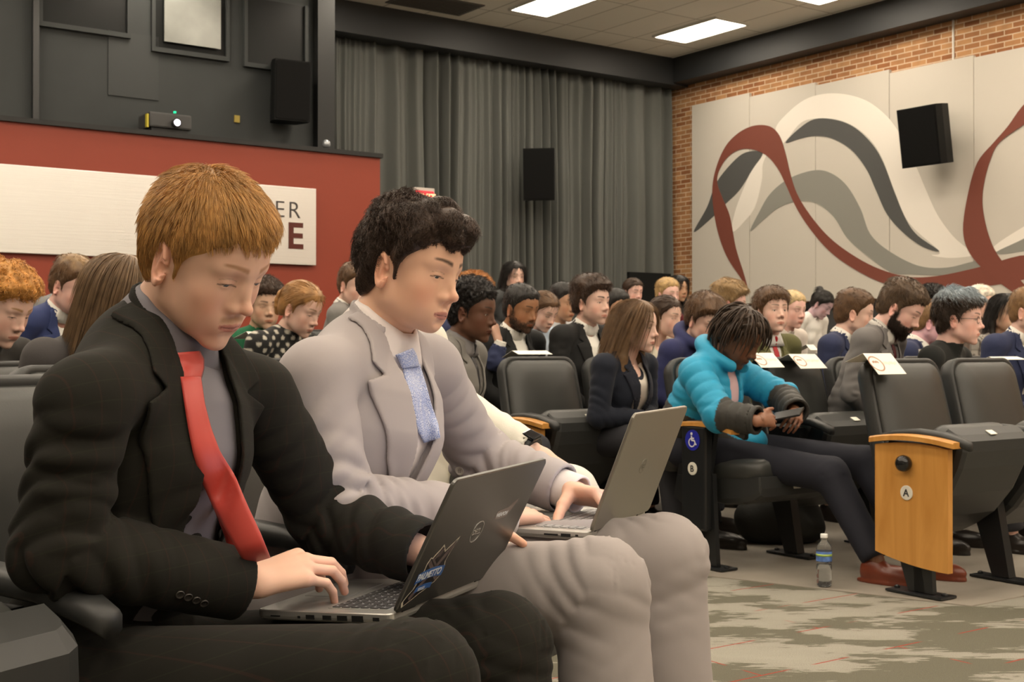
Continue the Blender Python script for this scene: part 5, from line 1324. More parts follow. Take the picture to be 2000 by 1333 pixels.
# the left hand holds the far edge of the raised screen
_h1 = at(765, 1200, 1.75); _w = norm(at(1057, 906, 2.00) - at(872, 951, 1.70)); _s = norm(at(872, 951, 1.70) - _h1); _s = norm(_s - _w * (_s @ _w)); _n = np.cross(_w, _s); _n = _n if _n[0] > 0 else -_n
_WL = _h1 + _w * .182 + _s * .036 - _n * .026
man1 = dict(label='person with straight ginger hair, charcoal suit and red tie typing on the nearest laptop', head=HD1, rot=(-29, 30, 5), s=.93, tyaw=-26, h=.0030, hc=.0034, hh=.60,
    pel=(-.60, 1.85, .53), lat=(.475, .87, -.02), w=.172, skin=(.73, .455, .335), hand_skin=(.80, .51, .375), folds=.012, seed=11,
    face=dict(eye_open=.24, gaze=-.30, iris=(.12, .14, .16), brow=(.34, .17, .08), brow_a=.8, stache=((.36, .19, .09), .65), jaw_w=.96, nose=1.0, lips=(.52, .20, .17), moles=((.06, -.04, -.075, .0016, (.25, .1, .06)),)),
    hair=dict(col=GINGER, top=.013, side=.004, back=.007, front=.014, fade=.045, fringelen=.6, n=16000, len=.024, sidelen=.30, rad=.00042, segs=5, from_shell=True, lift=.60, grav=.06, sv=.9, clump=9, whorl=(-.05, .0, .125), hl=-.010),
    J=dict(shr=(-.552, 1.640, .898), elr=(-.588, 1.640, .712), wrr=at(470, 1142, 1.80), shl=(-.40, 1.985, .892), ell=(-.30, 2.06, .69), wrl=_WL,
           hipr=(-.60, 1.75, .495), hipl=(-.50, 1.93, .475), knr=at(812, 1335, 1.53), knl=at(972, 1262, 1.83), anr=(-.10, 1.52, .09), anl=(.02, 1.80, .09)),
    hands=dict(r=dict(fwd=norm(at(590, 1103, 1.845) - at(470, 1140, 1.80)), back=(-.35, -.62, .75), h=.0020, off=.012, s=.98, spread=.7,
                      curl=((.75, .60, .35), (.45, .55, .35), (.42, .60, .35), (.50, .60, .35)), thumb=((.80, .45, -.50), .15, .1)),
               l=dict(fwd=norm(_w + _n * .02), back=-_n, h=.0024, off=.004, s=1.06, curl=((.05, .95, .6), (.02, .80, .6), (.05, .90, .6), (.0, .75, .6)), thumb=((.75, .6, .05), .2, .2))),
    top=dict(type='suit', mat=m_suit1, col=(.03, .03, .03), shirt=(.155, .145, .165), arm=(.055, .053, .047), slv=(1.0, .84), hem=.10,
             wedge=[(-.064, .10), (.064, .10), (.062, .0), (.06, -.15), (.10, -.32), (.15, -.60), (-.10, -.60), (-.045, -.33), (-.035, -.20), (-.058, .0)], collar_open=.26, splay=.40, tip=.062,
             lapels=[[(.056, .035), (.092, .02), (.118, -.050), (.088, -.070), (.052, -.02)], [(.054, -.02), (.088, -.070), (.135, -.088), (.12, -.20), (.085, -.33), (.07, -.325), (.052, -.16)]],
             lapels_r=[[(.056, .035), (.092, .02), (.118, -.050), (.088, -.070), (.052, -.02)], [(.054, -.02), (.088, -.070), (.135, -.088), (.095, -.21), (.045, -.33), (.034, -.325), (.028, -.20)]]),
    legs=(.03, .03, .03), legmat=m_trs1, legr=(.088, .072, .070, .085), hl_=.0045, legfold=.004)
man2 = dict(label='person with wavy dark hair, pale grey suit and blue patterned tie at the second laptop', head=(-.182, 2.25, 1.104), rot=(-30, 14, -4), s=.93, tyaw=-25, h=.0032, hc=.0038, hh=.60,
    pel=(-.36, 2.27, .54), lat=(.475, .87, -.01), w=.175, skin=(.71, .43, .295), hand_skin=(.78, .475, .345), folds=.011, seed=23,
    face=dict(eye_open=.30, gaze=-.2, iris=(.06, .06, .05), brow=(.05, .03, .02), brow_a=.9, jaw_w=1.0, nose=1.0, chin=-.012, lips=(.45, .17, .14)),
    hair=dict(col=(.050, .030, .020), top=.020, side=.005, back=.008, front=.030, fade=.035, n=13000, len=.024, sidelen=.28, rad=.00050, segs=6, from_shell=True, lift=.45, grav=.0, sv=1.1, clump=14, curl=.004, curlf=9, noise=.004, nf=70, hl=-.006,
              quiff=[(.070, -.02, .108, .028), (.078, .025, .104, .026), (.092, -.02, .082, .020), (.088, .02, .082, .019), (.03, 0, .128, .026)]),
    J=dict(shr=(-.325, 2.105, .920), elr=(-.285, 2.06, .715), wrr=at(965, 1012, 2.26), shl=(-.160, 2.44, .925), ell=at(935, 892, 2.60), wrl=at(1108, 958, 2.47),
           hipr=(-.30, 2.16, .54), hipl=(-.22, 2.38, .54), knr=at(1172, 1146, 2.02), knl=at(1296, 1090, 2.26), anr=(.17, 1.99, .09), anl=(.29, 2.24, .09)),
    hands=dict(r=dict(fwd=norm(at(1050, 1004, 2.36) - at(965, 1012, 2.26)), back=(-.1, -.2, 1), h=.0028, curl=((.25, .45, .3), (.25, .45, .3), (.3, .45, .3), (.3, .45, .3)), thumb=((.8, .5, -.3), .2, .2)),
               l=dict(fwd=norm(at(1172, 972, 2.40) - at(1108, 958, 2.47) + np.array([0, 0, -.00])), back=(.3, .35, .9), h=.0024, s=1.0, curl=((.55, .75, .4), (.5, .7, .4), (.5, .7, .4), (.5, .7, .4)), thumb=((.42, .55, -.80), .1, .1))),
    top=dict(type='suit', mat=m_suit2, col=(.4, .4, .4), shirt=(.74, .68, .66), arm=(.058, .053, .046), slv=.96, cuff=.030, cuff_r=.038, hem=.09, collar_open=.30, splay=.36, tip=.060,
             wedge=[(-.062, .10), (.062, .10), (.058, .0), (.045, -.15), (.012, -.335), (-.012, -.335), (-.040, -.15), (-.058, .0)]),
    legs=(.4, .4, .4), legmat=m_trs2, legr=(.092, .074, .068, .082), hl_=.0045, legfold=.0042)
P1 = person(man1); P2 = person(man2)
# ---------------------------------------------------------------- the audience
SK = dict(fair=(.76, .50, .40), pink=(.80, .50, .42), tan=(.50, .29, .18), brown=(.32, .155, .08), dark=(.115, .052, .030), olive=(.62, .40, .28))
def H_(kind, col, **kw):
    d = dict(col=col)
    if kind == 'short': d.update(top=.016, side=.006, back=.009, front=.014, n=900, len=.020, rad=.0011, clump=5)
    elif kind == 'mop': d.update(top=.028, side=.014, back=.016, front=.026, n=1200, len=.030, rad=.0013, clump=8, fringelen=.6, hl=-.010)
    elif kind == 'curly': d.update(top=.034, side=.018, back=.022, front=.030, noise=.006, nf=95, n=1500, len=.022, rad=.0013, curl=.006, curlf=9, segs=6, lift=.9)
    elif kind == 'volume': d.update(top=.042, side=.014, back=.020, front=.036, noise=.003, nf=60, n=1400, len=.026, rad=.0012, curl=.003, segs=5, lift=.5)
    elif kind == 'afro': d.update(top=.040, side=.012, back=.020, front=.026, noise=.004, nf=200, n=2200, len=.014, rad=.0010, curl=.004, curlf=14, segs=6, lift=1.2)
    elif kind == 'long':
        L_ = kw.pop('L', .26); t_ = kw.pop('t', .018)
        d.update(top=.014, side=.012, back=.016, front=.010, hl=.004, n=1500, len=.11, rad=.0012, segs=7, sidelen=1,
                 long=[([(-.05, 0, .06), (-.080, 0, -.02), (-.085, 0, -.02 - L_ * .5), (-.075, 0, -.02 - L_)], .052, .030), ([(.0, .058, .06), (-.012, .080, .0), (-.022, .088, -L_ * .45), (-.01, .085, -L_)], .022 + t_ * .4, t_), ([(.0, -.058, .06), (-.012, -.080, .0), (-.022, -.088, -L_ * .45), (-.01, -.085, -L_)], .022 + t_ * .4, t_)])
    elif kind == 'bob': return H_('long', col, L=.13, **kw)
    elif kind == 'pony': d.update(top=.012, side=.008, back=.012, front=.010, n=1000, len=.04, rad=.0011, sidelen=.9, lift=.05, quiff=[(-.108, 0, .050, .026), (-.125, 0, .025, .026), (-.130, 0, -.005, .024), (-.126, 0, -.035, .020), (-.118, 0, -.060, .015)], whorl=(.07, 0, .11))
    elif kind == 'bun': d.update(top=.012, side=.008, back=.010, front=.010, n=800, len=.04, rad=.0012, sidelen=.9, lift=.05, quiff=[(-.095, 0, .110, .032)], whorl=(.07, 0, .11))
    elif kind == 'dreads': d.update(top=.018, side=.010, back=.014, front=.018, noise=.005, nf=120, n=170, len=.095, rad=.0062, segs=8, grav=.60, lift=.35, sidelen=.9, taper=False, cv=.25, clump=0, whorl=(-.03, 0, .13))
    d.update(kw); return d
def glasses(root, rig, m):
    b = MB(); k = rig.k
    for s_ in (1, -1):
        b.tube([np.array([.096 - .12 * (abs(math.sin(a)) * 0), .032 * s_ + .024 * math.cos(a), .006 + .017 * math.sin(a)]) for a in np.linspace(0, 2 * math.pi, 17)], .0016, 5, False)
        b.tube([(.094, .056 * s_, .012), (.05, .074 * s_, .012), (-.01, .080 * s_, .008)], .0014, 5)
    b.tube([(.098, -.009, .010), (.101, 0, .013), (.098, .009, .010)], .0015, 5)
    V = place(np.array(b.V) * k, rig.H, rig.M) - np.array(root.location); return mesh_obj('glasses', V, b.F, m, root)
def bg(px, py, D, yaw, pitch, label, skin, hair, top, roll=0, **kw):
    p = at(px, py, D); fz = floor_z(p[0], p[1]); k = 1.0
    sp = dict(label=label, head=tuple(p), rot=(yaw, pitch, roll), s=kw.pop('s', 1.03), tyaw=kw.pop('tyaw', -47), h=kw.pop('h', float(np.clip(D * .00085, .0045, .0095))), skin=SK[skin] if isinstance(skin, str) else skin,
              hair=hair, top=top, legs=kw.pop('legs', (.03, .03, .035)), lean=kw.pop('lean', .14 if pitch < 20 else .26))
    sp['hc'] = sp['h'] * 1.35; sp['hl_'] = .014 if D > 4.5 else .010; sp['folds'] = kw.pop('folds', .007)
    face = dict(eye_open=.55 if pitch < 15 else .2, brow=tuple(np.array(hair['col']) * .6)); face.update(kw.pop('face', {})); sp['face'] = face
    sp.update(kw); return person(sp)
def suit(col, shirt=(.78, .76, .70), tie=None, **kw):
    d = dict(type='suit', col=col, shirt=shirt, tie=tie, cuff=.02)
    if tie is None and kw.pop('openneck', True): d.update(collar_open=.75, splay=.5, wedge=[(-.066, .10), (.066, .10), (.07, .0), (.03, -.30), (-.03, -.30), (-.07, .0)])
    d.update(kw); return d
BRN = (.115, .062, .030); DBR = (.055, .032, .020); BLK = (.018, .015, .013); BLD = (.48, .32, .14); LBR = (.24, .135, .06)
NAVY = (.028, .036, .085); BLACKS = (.016, .016, .016)
# -- left block
r3, g3, o3 = bg(772, 526, 3.0, -40, 10, 'person in white shirt and pale trousers behind the pale grey suit, wearing a black watch', 'fair', H_('short', BRN), dict(type='sweater', col=(.74, .71, .62), neck='crew', arm=(.052, .046, .037)),
   tyaw=-35, s=.93, h=.0045, pel=(-.26, 2.98, .53), legs=(.66, .64, .60), legr=(.085, .068, .060, .062), folds=.007, legfold=.004,
   J=dict(shr=(-.275, 2.87, .905), elr=tuple(at(905, 805, 2.95)), wrr=tuple(at(1042, 882, 2.84)), knr=(.125, 2.84, .635), knl=(.16, 3.08, .56), anr=(.20, 2.78, .09), anl=(.24, 3.04, .09)),
   hands=dict(r=dict(fwd=norm(at(1105, 928, 2.84) - at(1042, 882, 2.84)), back=(.3, -.5, .8), h=.003)))
# wristwatch
wv = g3.J['wrr'] - norm(g3.J['wrr'] - g3.J['elr']) * .012; we = norm(g3.J['wrr'] - g3.J['elr']); wx = norm(np.cross(we, UP)); wy = np.cross(wx, we)
Rw = np.stack([wx, wy, we], 1); b = MB(); b.lathe([(.031, -.011), (.0335, -.010), (.0335, .010), (.031, .011)], 28, wv, Rw); wt = b.build('wristwatch', mat('watch_band', (.02, .022, .022), .5), None, True)
tag(wt, 'black wristwatch on the wrist of the white-shirted person', 'watch')
nW = norm(np.array([.2, -.5, .85]) - we * (np.array([.2, -.5, .85]) @ we)); MB().box(wv + nW * .036, (.030, .034, .009), np.stack([np.cross(we, nW), we, nW], 1), .003).build('watch_case', mat('watch_glass', (.01, .01, .012), .1), wt)
bg(2, 603, 4.35, -22, 26, 'person with curly ginger hair and dark shirt, cut by the left edge', 'fair', H_('curly', (.55, .27, .07), sv=.8), dict(type='sweater', col=(.035, .033, .03), neck='crew'), tyaw=-25)
bg(140, 562, 5.75, -28, 24, 'person with brown hair in a blue suit between ginger curls and long hair', 'pink', H_('short', BRN, tip=(.30, .19, .09), tipz=.10, top=.02), suit((.035, .050, .14)), tyaw=-28, lean=.36)
bg(150, 556, 7.0, -28, 40, 'person in a light grey jacket bent forward behind the blue suit', 'fair', H_('short', BRN), suit((.20, .20, .20)), tyaw=-15, lean=.50)
bg(232, 600, 3.75, -22, 30, 'person with long brown hair falling over the face, behind the charcoal suit shoulder', 'fair', H_('long', (.17, .105, .055), t=.030, top=.024, side=.026, back=.03, front=.020, n=5200, len=.15, rad=.0008, sv=.7, hang=.55), dict(type='sweater', col=(.06, .055, .055), neck='crew'), female=True, tyaw=-25, h=.0042)
bg(516, 600, 6.9, -62, 8, 'person in a dark green high-necked sweater with dark curly hair', 'olive', H_('curly', DBR), dict(type='sweater', col=(.020, .135, .062), neck='high'), tyaw=-45)
bg(586, 606, 6.1, -28, 24, 'person with a reddish blond ponytail in a black blouse with pale dots', 'fair', H_('pony', (.33, .17, .06)), dict(type='blouse', col=(.020, .020, .020), neck='high', dots=((.50, .47, .40), 105), g=.012), female=True, tyaw=-30)
# scrunchie clip
bg(692, 560, 7.4, -45, 15, 'person in grey suit with short brown hair behind the neck of the dark-haired typist', 'fair', H_('short', BRN), suit((.20, .19, .18)), tyaw=-5)
bg(926, 588, 7.3, -40, 12, 'person with orange-tipped hair and navy suit resting a cheek on one hand', 'tan', H_('afro', BLK, tip=(.42, .17, .04), tipz=.085), suit(NAVY), tyaw=-40,
   J=dict(wrl=tuple(at(975, 672, 6.9)), ell=tuple(at(965, 705, 6.9))), hands=dict(l=dict(fwd=norm([-.25, .0, .95]), back=(.8, -.5, .2), s=.95, curl=((.6, .9, .6),) * 4)), hand_skin=(.52, .32, .24))
bg(922, 614, 5.55, -26, 8, 'person in grey jacket, grey shirt and black tie seated left of the oak-ended seat', 'dark', H_('afro', (.014, .011, .010), top=.034, side=.003, back=.008, front=.016), suit((.17, .16, .145), shirt=(.16, .15, .15), tie=(.012, .012, .014)), tyaw=-20, folds=.011, h=.0045)
# -- right block, rows behind
bg(1017, 606, 7.0, -46, 14, 'bearded person in a black suit and open white shirt behind the empty oak-ended seat', 'brown', H_('short', BLK, beard=((.014, .012, .010), .008, 900)), suit(BLACKS), face=dict(stubble=((.03, .02, .015), .7)))
bg(1004, 543, 11.6, -65, 6, 'person with long dark hair in a grey top standing before the curtain', 'fair', H_('long', BLK), dict(type='sweater', col=(.075, .078, .080), neck='high', g=.016), female=True, stand=True, tyaw=-50, lean=.25, s=1.08)
bg(1061, 610, 8.5, -50, 28, 'person with parted brown hair in a pale blue shirt looking down', 'fair', H_('pony', BRN), dict(type='blouse', col=(.46, .55, .66), neck='crew'), female=True)
bg(1100, 594, 8.9, -48, 10, 'person with dark hair in a pale shirt left of the thick-haired black suit', 'tan', H_('short', BLK, top=.024), dict(type='blouse', col=(.60, .62, .64), neck='crew'))
bg(1156, 594, 7.1, -45, 2, 'person with thick dark brown hair in a black suit and open white collar', 'fair', H_('volume', DBR), suit((.018, .018, .019)), h=.0052, face=dict(brow=(.02, .012, .01), brow_a=1.0, stubble=((.25, .15, .10), .35)))
bg(1203, 603, 9.2, -52, 12, 'person with tan skin half hidden just right of the thick-haired black suit', 'tan', H_('short', BLK), dict(type='sweater', col=(.05, .05, .055), neck='crew'))
bg(1236, 572, 12.2, -60, 10, 'person with tied dark hair in a white top far back by the black screen', 'pink', H_('pony', DBR), dict(type='blouse', col=(.72, .69, .66), neck='crew'), female=True)
bg(1304, 578, 10.6, -58, 4, 'person with short blond hair and maroon top near the brick corner', 'pink', H_('short', BLD, top=.024), dict(type='sweater', col=(.12, .012, .018), neck='high'))
bg(1325, 566, 12.6, -60, 5, 'person with long black hair in dark clothes against the brick corner', 'tan', H_('long', BLK, t=.03), dict(type='sweater', col=(.015, .015, .016), neck='crew'), female=True)
bg(1299, 622, 7.9, -40, 8, 'smiling person with brown hair drawn back and cream top beside the long straight hair', 'fair', H_('pony', DBR), dict(type='blouse', col=(.62, .57, .46), neck='scoop'), female=True)
bg(1243, 642, 6.3, -33, 4, 'person with long straight brown hair, navy blazer and cream top', 'fair', H_('long', (.16, .092, .045), L=.33, t=.024, n=3200, len=.16, rad=.0009, sv=.6), dict(type='coat', col=(.013, .016, .026), under=(.66, .60, .52), lapel=(.016, .018, .028), open=[(-.075, .10), (.075, .10), (.085, -.02), (.06, -.30), (.085, -.70), (-.085, -.70), (-.06, -.30), (-.085, -.02)], neck='scoop', mname='navy_blazer', g=.013), female=True, tyaw=-40, h=.0045, lean=.10, folds=.008)
bg(1376, 628, 6.9, -62, 26, 'person with brown hair in a navy hoodie looking down behind the turquoise coat', 'fair', H_('volume', BRN, top=.03), dict(type='coat', col=(.035, .040, .115), neck='hood', g=.015))
bg(1424, 596, 8.3, -10, 10, 'person with dirty blond wavy hair turned away above the dreadlocks', 'pink', H_('volume', (.32, .21, .10)), dict(type='sweater', col=(.16, .14, .11), neck='crew'))
bg(1508, 612, 7.3, -72, -4, 'person with brown mop hair, olive jacket and bright red tie', 'fair', H_('mop', BRN), suit((.13, .125, .050), tie=(.42, .008, .012), shirt=(.66, .65, .62)), tyaw=-60, h=.0052, face=dict(eye_open=.7))
bg(1546, 608, 8.9, -58, 8, 'fair-haired person in white half hidden behind the olive jacket', 'pink', H_('short', (.60, .45, .24)), dict(type='sweater', col=(.68, .62, .56), neck='crew'))
bg(1604, 596, 12.0, -40, 36, 'person with hair in a bun and white top, head bowed, alone far back', (.60, .42, .46), H_('bun', BLK), dict(type='blouse', col=(.78, .76, .72), neck='crew'), female=True, lean=.3)
bg(1668, 616, 7.3, -14, 10, 'person with brown hair in a navy suit turned away, left of the full beard', 'fair', H_('short', BRN, top=.024, front=.022), suit(NAVY), tyaw=-35)
bg(1757, 606, 6.25, -32, 31, 'person with a full dark beard, grey suit and dark red tie looking down', 'pink', H_('short', (.095, .058, .032), top=.030, front=.026, back=.012, n=2200, beard=((.030, .018, .012), .016, 2600)), suit((.16, .15, .145), tie=(.07, .010, .014), shirt=(.55, .52, .48)), tyaw=-38, h=.0046, lean=.22, folds=.012, face=dict(stubble=((.04, .025, .018), .9)))
bg(1816, 634, 7.7, -14, 16, 'person in navy suit and pink tie between the full beard and the blue-grey hair', (.74, .45, .50), H_('short', LBR), suit(NAVY, tie=(.45, .10, .16)), tyaw=-35)  # pink screen glow is put into this skin colour
rq, gq, oq = bg(1873, 627, 6.3, -32, 3, 'person with glasses, black sweater and blue-grey dyed hair over dark sides', 'pink', H_('volume', (.060, .040, .028), tip=(.36, .42, .46), tipz=.085, top=.034, side=.006, back=.010, front=.036, n=3600, sv=.9, noise=.006, len=.034), dict(type='sweater', col=(.014, .015, .014), neck='high'), h=.0046, tyaw=-40, folds=.006)
glasses(rq, gq, mat('glasses_frame', (.03, .02, .02), .25))
bg(1964, 616, 8.3, -76, 0, 'smiling person with a dark bob and striped beige blazer', 'olive', H_('bob', BLK), dict(type='coat', col=(.34, .31, .27), check=((.07, .06, .055), 420), neck='scoop', mname='striped_blazer'), female=True, tyaw=-60)
bg(2012, 612, 6.9, -50, 8, 'person in a navy suit with fair hair, cut by the right edge', 'fair', H_('short', LBR), suit(NAVY), tyaw=-60, w=.19)
bg(1822, 598, 9.8, -40, 10, 'person whose black hair just shows above the pink tie', 'tan', H_('afro', BLK), dict(type='sweater', col=(.05, .05, .05), neck='crew'))
bg(1915, 596, 9.4, -50, 10, 'person with near-white hair just behind the blue-grey dyed hair', 'fair', H_('short', (.72, .66, .56), top=.02), dict(type='sweater', col=(.16, .12, .10), neck='crew'))
# -- the person in the turquoise puffer coat with a phone
hx = at(1440, 664, 5.45)
PH = at(1535, 812, 5.50)
r5, g5, o5 = bg(1440, 662, 5.70, -32, 34, 'person with short dreadlocks in a turquoise and charcoal puffer coat holding a phone', (.19, .085, .045), H_('dreads', (.045, .028, .018)), dict(type='coat', col=(.022, .30, .50), low=(.040, .038, .034), low_t=.10, low_u=-.25, quilt=.007, g=.030, neck='hood', under=(.62, .42, .44), open=[(-.04, .10), (.05, .10), (.055, -.02), (.05, -.35), (.05, -.75), (.0, -.75), (-.02, -.35), (-.045, -.02)], mname='puffer', bump=(60, .25), rough=.5, arm=(.066, .060, .050), hem=.12, skirt=(.14, .25, .17, .10, .05)),
   tyaw=-38, h=.0042, folds=.006, lean=.20, legs=(.020, .021, .030), shoe=(.16, .035, .015), hand_skin=(.26, .12, .07), face=dict(stubble=((.03, .018, .012), .35)),
   J=dict(elr=tuple(at(1405, 812, 5.46)), wrr=tuple(at(1483, 822, 5.34)), ell=tuple(at(1530, 778, 5.82)), wrl=tuple(at(1556, 806, 5.64)),
          knr=tuple(at(1622, 928, 5.40)), knl=tuple(at(1690, 905, 5.62)), anr=tuple(at(1712, 1096, 5.22)), anl=tuple(at(1792, 1085, 5.36))), legr=(.090, .075, .055, .060),
   hands=dict(r=dict(fwd=norm(PH - at(1483, 822, 5.34)), back=(.1, -.8, .3), h=.0036, curl=((.4, .7, .4),) * 4, thumb=((.9, .35, .2), .2, .2)), l=dict(fwd=norm([-.25, -.75, -.15]), back=(.5, .1, .7), h=.0036, curl=((.6, .9, .5),) * 4)))
ph = MB().box(PH + np.array([0, 0, .004]), (.15, .075, .009), rot(math.radians(-35), math.radians(-12), math.radians(25)), .003).build('phone', mat('phone_black', (.012, .012, .014), .2))
tag(ph, 'black phone in the hands of the person in the turquoise coat', 'phone')
PEOPLE = [np.array(o.location)[:2] for o in S.objects if o.parent is None and o.name.split('.')[0] == 'person']
def taken(p, f_):
    return min(np.linalg.norm(q - (np.asarray(p)[:2] - f_[:2] * .02)) for q in PEOPLE) < .27
SEATS = []      # (root, world xy, yaw, folded)
PROTO = {True: seat_proto(True), False: seat_proto(False)}
used_p = {True: False, False: False}
PITCH = .55
def put_seat(p, yaw, folded, label, group, end=None):
    if not used_p[folded] and end is None: r = PROTO[folded]; used_p[folded] = True
    else: r = copy_tree(PROTO[folded])
    z = floor_z(p[0], p[1]); r.location = (float(p[0]), float(p[1]), z); r.rotation_euler = (0, 0, yaw)
    if group is None or True: tag(r, label, 'seat', group)
    if end: add_end_panel(r, *end)
    SEATS.append((r, p, yaw, folded)); return r
YR = math.atan2(FV[1], FV[0]); YL = math.atan2(FL[1], FL[0])
OA = np.array([1.57, 4.95, 0])
RSHIFT = [0, -.24, -.54, -.72, -.72, -.72, -.96, -.96, -1.2, -1.2, -1.2, -1.2]
NR = [4, 6, 8, 9, 10, 10, 11, 11, 12, 12]
def rpos(k, s):
    return OA + BV * (.93 * k) + RV * s
rowname = {0: 'front row right of the aisle', 1: 'second row, behind the oak end panel', 2: 'third row', 3: 'fourth row'}
ORD = ['first', 'second', 'third', 'fourth', 'fifth', 'sixth', 'seventh', 'eighth', 'ninth', 'tenth', 'eleventh']
SPECIAL = {
 (0, 0): 'empty black seat joined to the oak end panel marked A, folded up', (0, 1): 'folded black seat second from the oak panel marked A', (0, 2): 'folded black seat in the front row cut by the right edge',
 (1, 0): 'black seat with the blue wheelchair disc, under the person in the turquoise puffer coat', (1, 1): 'folded black seat with white cards over its top, right of the puffer coat',
 (1, 2): 'black seat under the bearded person in grey', (1, 3): 'black seat under the person with dyed blue-grey hair',
 (2, 0): 'empty black seat with an oak end panel, behind the white shirt sleeve', (2, 1): 'black seat under the long-haired person in navy jacket'}
for k in range(10):
    for j in range(NR[k]):
        s = RSHIFT[k] + .30 + PITCH * j; p = rpos(k, s); q = p[0] / p[1]
        if q > .47: continue
        fold = not taken(p, FV) or (k, j) in ((0, 0), (0, 1), (0, 2), (1, 1), (2, 0))
        if (k, j) in ((1, 0), (2, 1), (1, 2), (1, 3)): fold = False
        end = None
        if j == 0:
            if k == 0: end = ('A', True)
            elif k == 1: end = ('B', False)
            elif k == 2: end = ('C', True)
        put_seat(p, YR, fold, SPECIAL.get((k, j), ('folded' if fold else 'occupied') + ' black seat in the ' + ORD[k] + ' row counted back from the oak panel marked A'), None if (k, j) in SPECIAL else ('folded' if fold else 'occupied') + ' seats in the ' + ORD[k] + ' row of the right block', end)
# left block: rows parallel to the two men with laptops
PEL0 = np.array([-.565, 1.95, 0])
for a in range(0, 7):
    for j in range(-2, 9):
        s = .51 * j; p = PEL0 + BL * (.93 * a + .02) + RL * s
        if p[1] < .9: continue
        px = 1000 + FPX * p[0] / p[1]
        if a == 0 and (j < -1 or j > 2): continue
        if (a > 0 and px < -260) or (a > 0 and px > 935 and p[1] < 7.5) or (a > 0 and s > 4.9) or (a > 0 and j < 0): continue
        if p[0] * .816 + p[1] * .577 > 99: continue
        lab, grp = 'black auditorium seat in the left block behind the two men', 'audience seats in the left block'
        fold = True
        if a == 0:
            fold = j not in (0, 1, 2)
            lab = {-1: 'folded black seat in the bottom left corner, nearest of all', 0: 'black seat under the ginger-haired person in dark suit', 1: 'black seat under the dark-haired person in pale grey suit', 2: 'black seat under the person in white shirt with a wristwatch'}[j]; grp = None
        elif taken(p, FL): fold = False
        if a: lab = ('folded' if fold else 'occupied') + ' black seat in the ' + ORD[a - 1] + ' row behind the two laptop typists'; grp = ('folded' if fold else 'occupied') + ' seats in the ' + ORD[a - 1] + ' row of the left block'
        if a == 0 and j == -1: p = p + FL * .10 - RL * .06
        r_ = put_seat(p, YL, fold, lab, grp)
        if a == 0:                                   # the front row has taller arms
            for c in r_.children:
                if c.name.startswith('armrest'): c.location.z = .025
                if c.name.startswith('standard'): c.scale.z = 1.04
for f_ in (True, False):
    if not used_p[f_]:
        for c in list(PROTO[f_].children_recursive): bpy.data.objects.remove(c)
        bpy.data.objects.remove(PROTO[f_])
